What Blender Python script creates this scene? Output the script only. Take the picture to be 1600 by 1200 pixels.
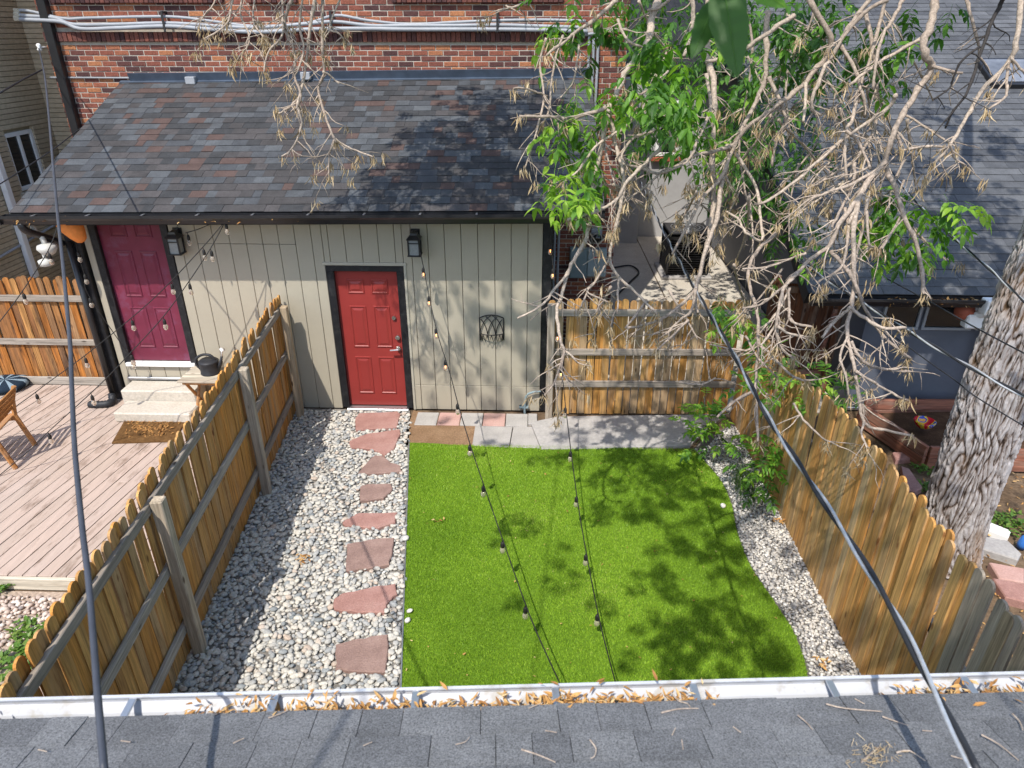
import bpy, math, random
import numpy as np
from mathutils import Vector, Matrix
random.seed(7); rng = np.random.default_rng(7)
R = math.radians
sc = bpy.context.scene
for o in list(bpy.data.objects): bpy.data.objects.remove(o)

# ------------------------------------------------------------------ camera
H = 4.6; F = 1080.0; PITCH = R(27); YAW = R(1.9)
cam = bpy.data.objects.new('camera', bpy.data.cameras.new('camera'))
sc.collection.objects.link(cam); sc.camera = cam
cam.data.sensor_width = 36; cam.data.lens = F / 1600 * 36
cam.data.clip_start = 0.05; cam.data.clip_end = 500
cam.data.dof.use_dof = True; cam.data.dof.focus_distance = 8.0; cam.data.dof.aperture_fstop = 4.2
cam.location = (0, 0, H); cam.rotation_euler = (math.pi / 2 - PITCH, 0, YAW)
sc.render.resolution_x = 1024; sc.render.resolution_y = 768

# ------------------------------------------------------------------ sky, sun, exposure
SUN = Vector((.24, .625, -1.0)).normalized()          # direction the light travels
w = bpy.data.worlds.new('World'); sc.world = w; w.use_nodes = True
nt = w.node_tree
sky = nt.nodes.new('ShaderNodeTexSky'); sky.sky_type = 'NISHITA'; sky.sun_disc = False
sky.sun_elevation = math.asin(-SUN.z); sky.sun_rotation = math.atan2(-SUN.x, -SUN.y)
bg = nt.nodes['Background']; bg.inputs[1].default_value = .15
nt.links.new(sky.outputs[0], bg.inputs[0])
sun = bpy.data.objects.new('sun', bpy.data.lights.new('sun', 'SUN'))
sun.data.energy = 2.7; sun.data.angle = R(.53); sun.data.color = (1, .95, .87)
sun.rotation_euler = SUN.to_track_quat('-Z', 'Y').to_euler(); sun.location = (-3, -6, 14)
sc.collection.objects.link(sun)
cy = sc.cycles; cy.max_bounces = 6; cy.diffuse_bounces = 3; cy.glossy_bounces = 2; cy.transmission_bounces = 5; cy.transparent_max_bounces = 6; cy.caustics_reflective = False; cy.caustics_refractive = False
sc.view_settings.view_transform = 'Standard'; sc.view_settings.look = 'None'
sc.view_settings.exposure = 0.98; sc.view_settings.gamma = 1; sc.view_settings.use_curve_mapping = False

# ------------------------------------------------------------------ measuring: photo pixel -> point in the yard
FW = Vector((-math.sin(YAW) * math.cos(PITCH), math.cos(YAW) * math.cos(PITCH), -math.sin(PITCH)))
RT = Vector((math.cos(YAW), math.sin(YAW), 0)); UP = RT.cross(FW); CAM = Vector((0, 0, H))
def ray(x, y): return FW + RT * ((x - 800) / F) - UP * ((y - 600) / F)
def atz(x, y, z=0.0):
    r = ray(x, y); return CAM + r * ((z - H) / r.z)
def aty(x, y, Y):
    r = ray(x, y); return CAM + r * (Y / r.y)
def atx(x, y, X):
    r = ray(x, y); return CAM + r * (X / r.x)
def atd(x, y, d): return CAM + ray(x, y) * d

# ------------------------------------------------------------------ scene helpers
COL = sc.collection
WM = {}
def tag(o, label=None, cat=None, group=None, kind=None):
    if label: o['label'] = label
    if cat: o['category'] = cat
    if group: o['group'] = group
    if kind: o['kind'] = kind
    return o
def put(o, parent=None, mw=None):
    """link o with world matrix mw, child of parent"""
    mw = mw if mw is not None else Matrix.Identity(4)
    COL.objects.link(o)
    WM[o.name] = mw
    if parent is not None:
        o.parent = parent
        o.matrix_basis = WM[parent.name].inverted() @ mw
    else:
        o.matrix_basis = mw
    return o
def empty(name, loc, label=None, cat=None, group=None):
    o = bpy.data.objects.new(name, None); o.empty_display_size = .1
    put(o, None, Matrix.Translation(loc)); return tag(o, label, cat, group)
def mesh_np(name, V, Fa, tone=None, smooth=False):
    """V (n,3) array, Fa (m,k) array of one polygon size"""
    me = bpy.data.meshes.new(name); V = np.asarray(V, np.float32); Fa = np.asarray(Fa, np.int32)
    m, k = Fa.shape
    me.vertices.add(len(V)); me.vertices.foreach_set('co', V.ravel())
    me.loops.add(m * k); me.loops.foreach_set('vertex_index', Fa.ravel())
    me.polygons.add(m); me.polygons.foreach_set('loop_start', np.arange(0, m * k, k, dtype=np.int32))
    me.polygons.foreach_set('loop_total', np.full(m, k, np.int32))
    if smooth: me.polygons.foreach_set('use_smooth', np.ones(m, bool))
    me.update(calc_edges=True)
    if tone is not None:
        a = me.attributes.new('tone', 'FLOAT', 'FACE'); a.data.foreach_set('value', np.asarray(tone, np.float32))
    return me

class MB:
    def __init__(s): s.v = []; s.f = []; s.t = []; s.tone = 0.0
    def add(s, vs, fs):
        b = len(s.v); s.v += [tuple(p) for p in vs]; s.f += [tuple(b + i for i in q) for q in fs]; s.t += [s.tone] * len(fs); return s
    def box(s, x0, x1, y0, y1, z0, z1, m=None):
        p = [Vector(q) for q in ((x0, y0, z0), (x1, y0, z0), (x1, y1, z0), (x0, y1, z0), (x0, y0, z1), (x1, y0, z1), (x1, y1, z1), (x0, y1, z1))]
        if m is not None: p = [m @ q for q in p]
        return s.add(p, [(3, 2, 1, 0), (4, 5, 6, 7), (0, 1, 5, 4), (1, 2, 6, 5), (2, 3, 7, 6), (3, 0, 4, 7)])
    def cbox(s, x0, x1, y0, y1, z0, z1, c=.006, m=None):
        """box with chamfered edges"""
        vs = []; idx = {}
        X = (x0, x1); Y = (y0, y1); Z = (z0, z1)
        for i in (0, 1):
            for j in (0, 1):
                for k in (0, 1):
                    sx = c if i == 0 else -c; sy = c if j == 0 else -c; sz = c if k == 0 else -c
                    for ax in range(3):
                        p = [X[i] + sx, Y[j] + sy, Z[k] + sz]
                        p[ax] = (X[i], Y[j], Z[k])[ax]
                        idx[i, j, k, ax] = len(vs); vs.append(Vector(p))
        fs = []
        for ax in range(3):
            o = [a for a in range(3) if a != ax]
            for e in (0, 1):
                q = []
                for a, b in ((0, 0), (1, 0), (1, 1), (0, 1)):
                    c3 = [0, 0, 0]; c3[ax] = e; c3[o[0]] = a; c3[o[1]] = b; q.append(idx[c3[0], c3[1], c3[2], ax])
                flip = (ax == 1) ^ (e == 0)
                fs.append(tuple(q[::-1] if flip else q))
        for ax in range(3):
            o = [a for a in range(3) if a != ax]
            for a in (0, 1):
                for b in (0, 1):
                    c0 = [0, 0, 0]; c0[o[0]] = a; c0[o[1]] = b; c1 = list(c0); c1[ax] = 1
                    fs.append((idx[(*c0, o[0])], idx[(*c1, o[0])], idx[(*c1, o[1])], idx[(*c0, o[1])]))
        for i in (0, 1):
            for j in (0, 1):
                for k in (0, 1): fs.append((idx[i, j, k, 0], idx[i, j, k, 1], idx[i, j, k, 2]))
        if m is not None: vs = [m @ q for q in vs]
        return s.add(vs, fs)
    def tube(s, pts, r, n=8, cap=True):
        pts = [Vector(p) for p in pts]; k = len(pts)
        rr = r if isinstance(r, (list, tuple)) else [r] * k
        t = (pts[1] - pts[0]).normalized(); u = t.orthogonal().normalized(); b = len(s.v); vs = []
        for i, p in enumerate(pts):
            t2 = (pts[min(i + 1, k - 1)] - pts[max(i - 1, 0)])
            t2 = t2.normalized() if t2.length > 1e-9 else t
            u = (u - t2 * u.dot(t2)); u = u.normalized() if u.length > 1e-6 else t2.orthogonal().normalized()
            w_ = t2.cross(u); t = t2
            for j in range(n):
                a = 2 * math.pi * j / n; vs.append(p + (u * math.cos(a) + w_ * math.sin(a)) * rr[i])
        fs = [(i * n + j, i * n + (j + 1) % n, (i + 1) * n + (j + 1) % n, (i + 1) * n + j) for i in range(k - 1) for j in range(n)]
        if cap: fs += [tuple(range(n))[::-1], tuple((k - 1) * n + j for j in range(n))]
        return s.add(vs, fs)
    def lathe(s, prof, c=(0, 0, 0), n=16, m=None, cap=True):
        c = Vector(c); vs = []
        for r_, z in prof:
            for j in range(n):
                a = 2 * math.pi * j / n; p = Vector((r_ * math.cos(a), r_ * math.sin(a), z))
                vs.append(c + (m @ p if m is not None else p))
        k = len(prof)
        fs = [(i * n + j, i * n + (j + 1) % n, (i + 1) * n + (j + 1) % n, (i + 1) * n + j) for i in range(k - 1) for j in range(n)]
        if cap: fs += [tuple(range(n))[::-1], tuple((k - 1) * n + j for j in range(n))]
        return s.add(vs, fs)
    def prism(s, poly, z0, z1, chamfer=0.0):
        """poly list of (x,y), counter-clockwise"""
        n = len(poly); P = [Vector((p[0], p[1], 0)) for p in poly]
        if sum(P[i].x * P[(i + 1) % n].y - P[(i + 1) % n].x * P[i].y for i in range(n)) < 0: P = P[::-1]
        c = sum(P, Vector()) / n
        rings = [[Vector((p.x, p.y, z0)) for p in P], [Vector((p.x, p.y, z1 - chamfer)) for p in P]]
        if chamfer: rings.append([Vector((p.x, p.y, z1)) + (c - p).normalized() * chamfer for p in P])
        vs = [q for r_ in rings for q in r_]; k = len(rings)
        fs = [(i * n + j, i * n + (j + 1) % n, (i + 1) * n + (j + 1) % n, (i + 1) * n + j) for i in range(k - 1) for j in range(n)]
        fs += [tuple(range(n))[::-1], tuple((k - 1) * n + j for j in range(n))]
        return s.add(vs, fs)
    def extrude_x(s, prof, x0, x1, m=None):
        """closed (y,z) profile along x"""
        n = len(prof); vs = [Vector((x0, y, z)) for y, z in prof] + [Vector((x1, y, z)) for y, z in prof]
        if m is not None: vs = [m @ q for q in vs]
        fs = [(j, (j + 1) % n, n + (j + 1) % n, n + j) for j in range(n)] + [tuple(range(n))[::-1], tuple(range(n, 2 * n))]
        return s.add(vs, fs)
    def leaf(s, p, d, up, L, W, curl=.15):
        d = d.normalized(); side = d.cross(up); side = side.normalized() if side.length > 1e-5 else d.orthogonal().normalized()
        nn = side.cross(d)
        def q(t, x, h=0): return p + d * (L * t) + side * (W * x) + nn * (h * L)
        vs = [q(0, 0), q(.3, -.46, .06), q(.3, 0, 0), q(.3, .46, .06), q(.65, -.38, .03 - curl * .5), q(.65, 0, -curl * .6), q(.65, .38, .03 - curl * .5), q(1, 0, -curl * 1.6)]
        return s.add(vs, [(0, 2, 1), (0, 3, 2), (1, 2, 5, 4), (2, 3, 6, 5), (4, 5, 7), (5, 6, 7)])
    def mesh(s, name, origin=None, smooth=False):
        me = bpy.data.meshes.new(name)
        o = origin if origin is not None else Vector((0, 0, 0))
        me.from_pydata([(v[0] - o.x, v[1] - o.y, v[2] - o.z) for v in s.v], [], s.f)
        if any(s.t):
            a = me.attributes.new('tone', 'FLOAT', 'FACE'); a.data.foreach_set('value', s.t)
        if smooth: me.polygons.foreach_set('use_smooth', [True] * len(me.polygons))
        return me
    def build(s, name, mat, parent=None, label=None, cat=None, group=None, kind=None, smooth=False):
        A = np.array(s.v); o = Vector((float(A[:, 0].mean()), float(A[:, 1].mean()), float(A[:, 2].min())))
        me = s.mesh(name, o, smooth); me.materials.append(mat)
        ob = bpy.data.objects.new(name, me); put(ob, parent, Matrix.Translation(o))
        return tag(ob, label, cat, group, kind)
def inst(name, me, parent, mw):
    o = bpy.data.objects.new(name, me); return put(o, parent, mw)
def smoothline(pts, n=4):
    """Catmull-Rom through points"""
    P = [Vector(p) for p in pts]; out = []
    for i in range(len(P) - 1):
        p0 = P[max(i - 1, 0)]; p1 = P[i]; p2 = P[i + 1]; p3 = P[min(i + 2, len(P) - 1)]
        for k in range(n):
            t = k / n
            out.append(.5 * ((2 * p1) + (p2 - p0) * t + (2 * p0 - 5 * p1 + 4 * p2 - p3) * t * t + (3 * p1 - p0 - 3 * p2 + p3) * t ** 3))
    out.append(P[-1]); return out
def rot(x=0, y=0, z=0):
    return Matrix.Rotation(z, 4, 'Z') @ Matrix.Rotation(y, 4, 'Y') @ Matrix.Rotation(x, 4, 'X')
T = Matrix.Translation
def SC(x, y, z): return Matrix.Diagonal((x, y, z, 1))

# ------------------------------------------------------------------ materials
class NT:
    def __init__(s, name, rough=.8, spec=.3, metal=0):
        s.m = bpy.data.materials.new(name); s.m.use_nodes = True; s.t = s.m.node_tree
        s.b = s.t.nodes['Principled BSDF']; s.b.inputs['Roughness'].default_value = rough
        s.b.inputs['Specular IOR Level'].default_value = spec; s.b.inputs['Metallic'].default_value = metal
        s._co = None
    def n(s, ty, **kw):
        q = s.t.nodes.new(ty)
        for k, v in kw.items(): setattr(q, k, v)
        return q
    def l(s, a, b): s.t.links.new(a, b)
    def setin(s, node, i, v):
        if hasattr(v, 'links') or isinstance(v, bpy.types.NodeSocket): s.l(v, node.inputs[i])
        else: node.inputs[i].default_value = v
    def rnd(s):
        """per-piece random: face attribute 'tone' where joined, else object random"""
        oi = s.n('ShaderNodeObjectInfo'); at = s.n('ShaderNodeAttribute'); at.attribute_name = 'tone'
        gt = s.math('GREATER_THAN', at.outputs['Fac'], .0001)
        mx = s.n('ShaderNodeMix'); s.l(gt, mx.inputs[0]); s.l(oi.outputs['Random'], mx.inputs[2]); s.l(at.outputs['Fac'], mx.inputs[3])
        return mx.outputs[0]
    def math(s, op, a, b=0.0):
        q = s.n('ShaderNodeMath', operation=op); s.setin(q, 0, a); s.setin(q, 1, b); return q.outputs[0]
    def coord(s, scale=(1, 1, 1), shift=None):
        tc = s.n('ShaderNodeTexCoord'); mp = s.n('ShaderNodeMapping'); mp.inputs['Scale'].default_value = scale
        s.l(tc.outputs['Object'], mp.inputs[0])
        if shift is not None:
            cx = s.n('ShaderNodeCombineXYZ'); k = s.math('MULTIPLY', shift, 37.0)
            for i in range(3): s.l(k, cx.inputs[i])
            s.l(cx.outputs[0], mp.inputs['Location'])
        return mp.outputs[0]
    def pos(s, scale=(1, 1, 1)):
        g = s.n('ShaderNodeNewGeometry'); mp = s.n('ShaderNodeMapping'); mp.inputs['Scale'].default_value = scale; s.l(g.outputs['Position'], mp.inputs[0]); return mp.outputs[0]
    def noise(s, co, scale, detail=4, rough=.55, dist=0):
        q = s.n('ShaderNodeTexNoise'); s.l(co, q.inputs['Vector']); q.inputs['Scale'].default_value = scale
        q.inputs['Detail'].default_value = detail; q.inputs['Roughness'].default_value = rough; q.inputs['Distortion'].default_value = dist
        return q.outputs['Fac']
    def ramp(s, fac, stops, const=False):
        q = s.n('ShaderNodeValToRGB'); e = q.color_ramp.elements; s.l(fac, q.inputs[0])
        if const: q.color_ramp.interpolation = 'CONSTANT'
        while len(e) < len(stops): e.new(.5)
        for i, (p, c) in enumerate(stops):
            e[i].position = p; e[i].color = (*c, 1) if len(c) == 3 else c
        return q.outputs[0]
    def mix(s, fac, a, b, mode='MIX'):
        q = s.n('ShaderNodeMix', data_type='RGBA', blend_type=mode)
        s.setin(q, 0, fac)
        for i, v in ((6, a), (7, b)):
            if isinstance(v, bpy.types.NodeSocket): s.l(v, q.inputs[i])
            else: q.inputs[i].default_value = (*v, 1) if len(v) == 3 else v
        return q.outputs[2]
    def col(s, c):
        if isinstance(c, bpy.types.NodeSocket): s.l(c, s.b.inputs['Base Color'])
        else: s.b.inputs['Base Color'].default_value = (*c, 1)
        return s
    def bump(s, h, strength=.4, dist=.01):
        q = s.n('ShaderNodeBump'); q.inputs['Strength'].default_value = strength; q.inputs['Distance'].default_value = dist
        s.l(h, q.inputs['Height']); s.l(q.outputs[0], s.b.inputs['Normal']); return s
def grey(v): return (v, v, v)
def paint(name, c, rough=.55, var=.12, bumpk=.15, scale=6, spec=.35, metal=0, dirt=None, dirtk=.5):
    k = NT(name, rough, spec, metal); co = k.coord()
    n1 = k.noise(co, scale, 6, .6)
    lo = tuple(x * (1 - var) for x in c); hi = tuple(min(1, x * (1 + var)) for x in c)
    cc = k.ramp(n1, [(.3, lo), (.7, hi)])
    if dirt:
        n2 = k.noise(co, scale * 2.3, 8, .7)
        cc = k.mix(k.ramp(n2, [(.52, grey(0)), (.62, grey(dirtk))]), cc, dirt)
    k.col(cc); k.bump(k.noise(co, 90, 3), bumpk, .004); return k.m
def wood(name, cols, streak=(34, 34, 1.6), dark=(.05, .03, .02), darkk=.75, rough=.75, along='z', knots=True, contrast=1.0, weather=(.36, .31, .25), wk=.5):
    """weathered plank: per-piece tint, long streaks, fine grain, dark stains, grey patches, grain relief"""
    k = NT(name, rough, .2); r = k.rnd()
    def ax(a, b): return {'z': (a, a, b), 'x': (b, a, a), 'y': (a, b, a)}[along]
    s0, s2 = streak[0], streak[2]
    n1 = k.noise(k.coord(ax(s0, s2), r), 1, 6, .6, .3); nf = k.noise(k.coord(ax(s0 * 4, s2 * 2.5), r), 1, 3, .6)
    n = len(cols); st = [(i / max(1, n - 1) * .8 + .1, c) for i, c in enumerate(cols)]
    c1 = k.ramp(r, st); q = contrast
    c1 = k.mix(1.0, c1, k.ramp(n1, [(.28, grey(1 - .5 * q)), (.5, grey(.97)), (.75, grey(1 + .35 * q))]), 'MULTIPLY')
    c1 = k.mix(1.0, c1, k.ramp(nf, [(.3, grey(1 - .28 * q)), (.7, grey(1 + .2 * q))]), 'MULTIPLY')
    nb = k.noise(k.coord(ax(5, .9), r), 1, 5, .65)
    c1 = k.mix(k.ramp(nb, [(.5, grey(0)), (.68, grey(wk))]), c1, weather)
    ns = k.noise(k.coord(ax(s0 * .35, s2 * .8), r), 1, 5, .7)
    c1 = k.mix(k.ramp(ns, [(.53, grey(0)), (.70, grey(darkk))]), c1, dark)
    if knots:
        vo = k.n('ShaderNodeTexVoronoi'); k.l(k.coord(ax(14, 5), r), vo.inputs['Vector']); vo.inputs['Scale'].default_value = .55
        c1 = k.mix(k.ramp(vo.outputs['Distance'], [(.06, grey(.9)), (.13, grey(0))]), c1, dark)
    k.col(c1); k.bump(n1, .5, .004); return k.m
def shingle_mat(name, stops, grain=260, contrast=.35):
    k = NT(name, .95, .15); r = k.rnd(); co = k.pos()
    base = k.ramp(r, stops, True)
    g = k.noise(co, grain, 3, .8); b = k.noise(co, 7, 4, .6)
    c = k.mix(1.0, base, k.ramp(g, [(.3, grey(1 - contrast)), (.7, grey(1 + contrast))]), 'MULTIPLY')
    c = k.mix(1.0, c, k.ramp(b, [(.3, grey(.82)), (.7, grey(1.14))]), 'MULTIPLY')
    k.col(c); k.bump(g, .6, .003); return k.m
def attr_mat(name, stops, rough=.85, spec=.25, var=.2, scale=60, bumpk=.2):
    k = NT(name, rough, spec); r = k.rnd(); co = k.coord()
    c = k.ramp(r, stops); g = k.noise(co, scale, 5, .65)
    c = k.mix(1.0, c, k.ramp(g, [(.3, grey(1 - var)), (.7, grey(1 + var))]), 'MULTIPLY')
    k.col(c); k.bump(g, bumpk, .004); return k.m
def leaf_mat(name, stops, trans=.45):
    k = NT(name, .45, .4); r = k.rnd(); c = k.ramp(r, stops); k.col(c)
    tr = k.n('ShaderNodeBsdfTranslucent'); k.l(k.mix(1.0, c, (1.3, 1.5, .6), 'MULTIPLY'), tr.inputs[0])
    mx = k.n('ShaderNodeMixShader'); mx.inputs[0].default_value = trans
    k.l(k.b.outputs[0], mx.inputs[1]); k.l(tr.outputs[0], mx.inputs[2]); k.l(mx.outputs[0], k.t.nodes['Material Output'].inputs[0])
    return k.m
def ground_mat(name, a, b, c, scale=3, speck=1.0):
    k = NT(name, .95, .1); co = k.coord(); n1 = k.noise(co, scale, 8, .65); n2 = k.noise(co, scale * 12, 6, .7)
    cc = k.ramp(n1, [(.3, a), (.55, b), (.75, c)])
    cc = k.mix(1.0, cc, k.ramp(n2, [(.3, grey(1 - .4 * speck)), (.7, grey(1 + .35 * speck))]), 'MULTIPLY')
    k.col(cc); k.bump(n2, .7 * speck, .02); return k.m

m_siding = paint('siding_paint', (.385, .345, .268), .7, .05, .35, 1.2, dirt=(.30, .27, .215), dirtk=.2)
m_trim = paint('siding_trim_paint', (.40, .37, .30), .7, .06, .3, 5)
m_red = paint('red_door_paint', (.27, .035, .03), .42, .08, .05, 3)
m_purple = paint('maroon_door_paint', (.155, .024, .048), .36, .25, .05, 2, dirt=(.17, .055, .10), dirtk=.6)
m_black = paint('black_paint', (.012, .012, .014), .5, .3, .1, 8, dirt=(.05, .05, .05), dirtk=.4)
m_blackmetal = paint('black_metal', (.016, .016, .018), .35, .2, .05, 8, .5)
m_dark = paint('dark_void', (.01, .009, .008), .9, .1)
m_chrome = paint('satin_nickel', (.62, .60, .57), .3, .05, .02, 8, .5, 1)
m_alu = paint('galvanised_metal', (.55, .56, .58), .38, .12, .05, 9, .5, .85)
m_flash = paint('blue_grey_flashing', (.10, .13, .18), .4, .2, .1, 5, .5, .4)
m_white = paint('white_paint', (.78, .78, .77), .5, .06, .05, 5)
m_whitegut = paint('white_gutter_paint', (.50, .51, .535), .32, .08, .03, 4, .5, 0, (.36, .33, .28), .7)
m_pvc = paint('grey_conduit_plastic', (.29, .305, .33), .5, .1, .03, 5)
m_elec = paint('grey_steel_enclosure', (.20, .26, .28), .45, .1, .05, 5)
m_glass = paint('dark_window_glass', (.012, .014, .016), .06, .2, 0, 3, .6)
m_lampglass = paint('seeded_lamp_glass', (.26, .27, .26), .2, .1, .1, 40, .5)
m_rubber = paint('black_cable_jacket', (.022, .023, .027), .55, .2, .05, 20)
m_cord = paint('string_light_cord', (.018, .017, .016), .6, .2, .05, 20)
m_steelw = paint('bare_aluminium_wire', (.55, .56, .58), .45, .15, .1, 40, .5, .6)
m_terra = paint('terracotta', (.34, .09, .05), .7, .15, .2, 12)
m_orange = paint('orange_fabric', (.75, .24, .05), .7, .15, .3, 14)
m_conc = ground_mat('concrete', (.32, .30, .29), (.39, .37, .35), (.45, .42, .40), 2.2, .45)
m_conc2 = ground_mat('warm_concrete', (.46, .41, .34), (.52, .47, .40), (.56, .52, .44), 3, .5)
m_soil = ground_mat('dry_soil', (.10, .065, .04), (.16, .11, .07), (.23, .17, .115), 2)
m_sand = ground_mat('bare_sandy_soil', (.20, .12, .065), (.27, .17, .10), (.33, .22, .13), 4)
m_mulch = ground_mat('dark_mulch', (.05, .028, .016), (.09, .05, .03), (.15, .09, .055), 5)
m_flag = ground_mat('red_flagstone', (.31, .165, .14), (.38, .215, .185), (.43, .27, .235), 6, .6)
m_flag2 = ground_mat('mauve_flagstone', (.23, .15, .13), (.30, .20, .172), (.37, .255, .22), 6, .6)
m_paverg = ground_mat('grey_paver', (.33, .31, .29), (.40, .375, .35), (.45, .42, .39), 5, .4)
m_paverp = ground_mat('pink_paver', (.44, .26, .22), (.49, .31, .27), (.53, .36, .31), 5, .4)
m_stucco = paint('pale_grey_stucco', (.36, .355, .355), .9, .06, .5, 5)
m_slate = paint('slate_blue_wall_paint', (.10, .11, .135), .6, .1, .2, 4)
m_mortar = paint('mortar', (.42, .38, .33), .95, .15, .6, 14)
m_brick = attr_mat('brick_clay', [(.0, (.055, .032, .034)), (.2, (.12, .052, .045)), (.45, (.20, .072, .052)), (.75, (.26, .095, .06)), (1, (.36, .155, .075))], .9, .15, .4, 45, .5)
m_tan = attr_mat('tan_painted_brick', [(0, (.40, .33, .23)), (1, (.48, .40, .285))], .85, .2, .15, 14, .4)
m_shed_sh = shingle_mat('shed_roof_shingle', [(0, (.063, .067, .074)), (.2, (.046, .047, .05)), (.38, (.075, .08, .087)), (.54, (.057, .054, .055)), (.70, (.086, .059, .053)), (.80, (.07, .065, .066)), (.92, (.086, .092, .10))], 150, .55)
m_near_sh = shingle_mat('near_roof_shingle', [(0, (.145, .147, .153)), (.3, (.155, .157, .163)), (.55, (.13, .132, .138)), (.8, (.165, .167, .172))], 170, .7)
m_neigh_sh = shingle_mat('neighbour_roof_shingle', [(0, (.085, .088, .095)), (.35, (.098, .101, .108)), (.65, (.07, .073, .08)), (.85, (.11, .113, .12))], 150, .4)
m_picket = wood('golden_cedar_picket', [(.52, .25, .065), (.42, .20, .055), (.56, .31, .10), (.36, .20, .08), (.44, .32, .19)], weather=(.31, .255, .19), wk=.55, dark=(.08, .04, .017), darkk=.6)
m_picket2 = wood('golden_weathered_picket', [(.58, .295, .085), (.50, .24, .068), (.54, .285, .092), (.61, .36, .13), (.47, .275, .105), (.53, .365, .19)], dark=(.22, .095, .032), darkk=.65, weather=(.49, .36, .22), wk=.5)
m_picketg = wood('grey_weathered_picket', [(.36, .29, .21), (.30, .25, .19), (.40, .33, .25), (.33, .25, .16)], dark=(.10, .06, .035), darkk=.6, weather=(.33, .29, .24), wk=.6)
m_picketl = wood('orange_left_picket', [(.60, .275, .065), (.50, .225, .055), (.55, .28, .08), (.61, .335, .11), (.46, .24, .08), (.46, .29, .14)], dark=(.15, .06, .02), darkk=.7, weather=(.45, .31, .18), wk=.45)  # golden orange wood of the left fence boards
m_oldpicket = wood('stained_old_picket', [(.44, .165, .035), (.34, .125, .03), (.42, .215, .075), (.26, .11, .04), (.36, .22, .11)], dark=(.03, .016, .01), darkk=1.0, weather=(.15, .08, .045), wk=.85, contrast=1.3)
m_rail = wood('grey_weathered_rail', [(.27, .23, .19), (.33, .28, .23), (.30, .26, .22), (.38, .34, .29)], dark=(.06, .045, .035), darkk=.5, along='x')
m_raily = wood('grey_weathered_long_rail', [(.27, .23, .19), (.33, .28, .23), (.30, .26, .22), (.38, .34, .29)], dark=(.06, .045, .035), darkk=.5, along='y')
m_post = wood('weathered_post', [(.43, .33, .22), (.46, .38, .28), (.40, .34, .27)], dark=(.10, .06, .03), darkk=.4)
m_deck = wood('pink_worn_deck_paint', [(.43, .335, .275), (.46, .355, .295), (.41, .325, .27), (.445, .35, .295)], streak=(22, 22, 2.6), dark=(.20, .14, .105), darkk=.95, along='y', knots=False, contrast=.22, weather=(.46, .36, .305), wk=.35)
m_bench = wood('bleached_bench_board', [(.50, .44, .34), (.56, .50, .40), (.46, .40, .31)], dark=(.18, .12, .08), darkk=.5, along='x')
m_chair = wood('orange_stained_teak', [(.42, .19, .06), (.46, .22, .08), (.38, .17, .055)], dark=(.16, .07, .03), darkk=.3, along='y', knots=False)
m_gate = wood('dark_red_brown_gate', [(.12, .045, .02), (.16, .06, .025), (.10, .04, .02)], dark=(.02, .01, .008), darkk=.6)
m_planter = wood('red_brown_planter_board', [(.26, .10, .065), (.30, .13, .085), (.22, .085, .055)], dark=(.08, .04, .03), darkk=.5, along='x')
m_pebble = attr_mat('river_pebble', [(0, (.15, .17, .18)), (.2, (.28, .295, .30)), (.38, (.39, .385, .37)), (.58, (.48, .455, .405)), (.8, (.56, .53, .47)), (.92, (.46, .37, .30)), (1, (.66, .65, .62))], .85, .2, .25, 70, .3)
m_chip = attr_mat('pale_stone_chip', [(0, (.16, .155, .155)), (.2, (.34, .33, .32)), (.5, (.50, .465, .42)), (.8, (.60, .56, .50)), (1, (.70, .68, .64))], .85, .25, .2, 90, .3)
m_pinkpeb = attr_mat('pinkish_pebble', [(0, (.25, .22, .21)), (.3, (.46, .36, .30)), (.6, (.56, .45, .38)), (1, (.66, .60, .54))], .85, .25, .2, 70, .2)
m_turfbase = ground_mat('turf_backing', (.09, .17, .015), (.12, .21, .02), (.14, .24, .025), 4)
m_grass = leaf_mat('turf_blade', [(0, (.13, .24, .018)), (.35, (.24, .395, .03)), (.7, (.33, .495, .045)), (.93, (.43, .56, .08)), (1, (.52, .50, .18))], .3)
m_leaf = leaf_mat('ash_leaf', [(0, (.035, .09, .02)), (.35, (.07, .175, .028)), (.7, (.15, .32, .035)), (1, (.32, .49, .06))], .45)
m_weed = leaf_mat('weed_leaf', [(0, (.06, .13, .02)), (.6, (.11, .22, .03)), (1, (.20, .28, .06))], .3)
m_dry = attr_mat('dry_leaf', [(0, (.26, .12, .04)), (.4, (.42, .22, .07)), (.75, (.52, .31, .12)), (1, (.58, .42, .22))], .8, .2, .2, 50, .2)
m_seed = attr_mat('dry_seed_cluster', [(0, (.27, .185, .095)), (.5, (.40, .295, .165)), (1, (.52, .42, .28))], .85, .2, .2, 50, .2)
m_twig = attr_mat('dead_twig_bark', [(0, (.27, .215, .175)), (.5, (.35, .28, .225)), (1, (.43, .35, .28))], .9, .15, .45, 55, .8)
m_twigd = paint('dark_twig_bark', (.035, .03, .028), .85, .3, .3, 30)
m_coir = ground_mat('coir_mat', (.10, .05, .018), (.17, .09, .035), (.25, .14, .055), 18)
m_pouf = attr_mat('blue_striped_fabric', [(0, (.015, .025, .04)), (.5, (.03, .06, .09)), (1, (.25, .33, .38))], .9, .1, .2, 40, .2)
m_bulb = NT('clear_bulb_glass', .08, .5); m_bulb.col((.85, .74, .62)); m_bulb.b.inputs['Transmission Weight'].default_value = .75; m_bulb.b.inputs['IOR'].default_value = 1.2; m_bulb = m_bulb.m
k = NT('lit_filament'); k.col((.9, .35, .08)); k.b.inputs['Emission Color'].default_value = (1, .36, .08, 1); k.b.inputs['Emission Strength'].default_value = 4.0; m_fil = k.m
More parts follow.
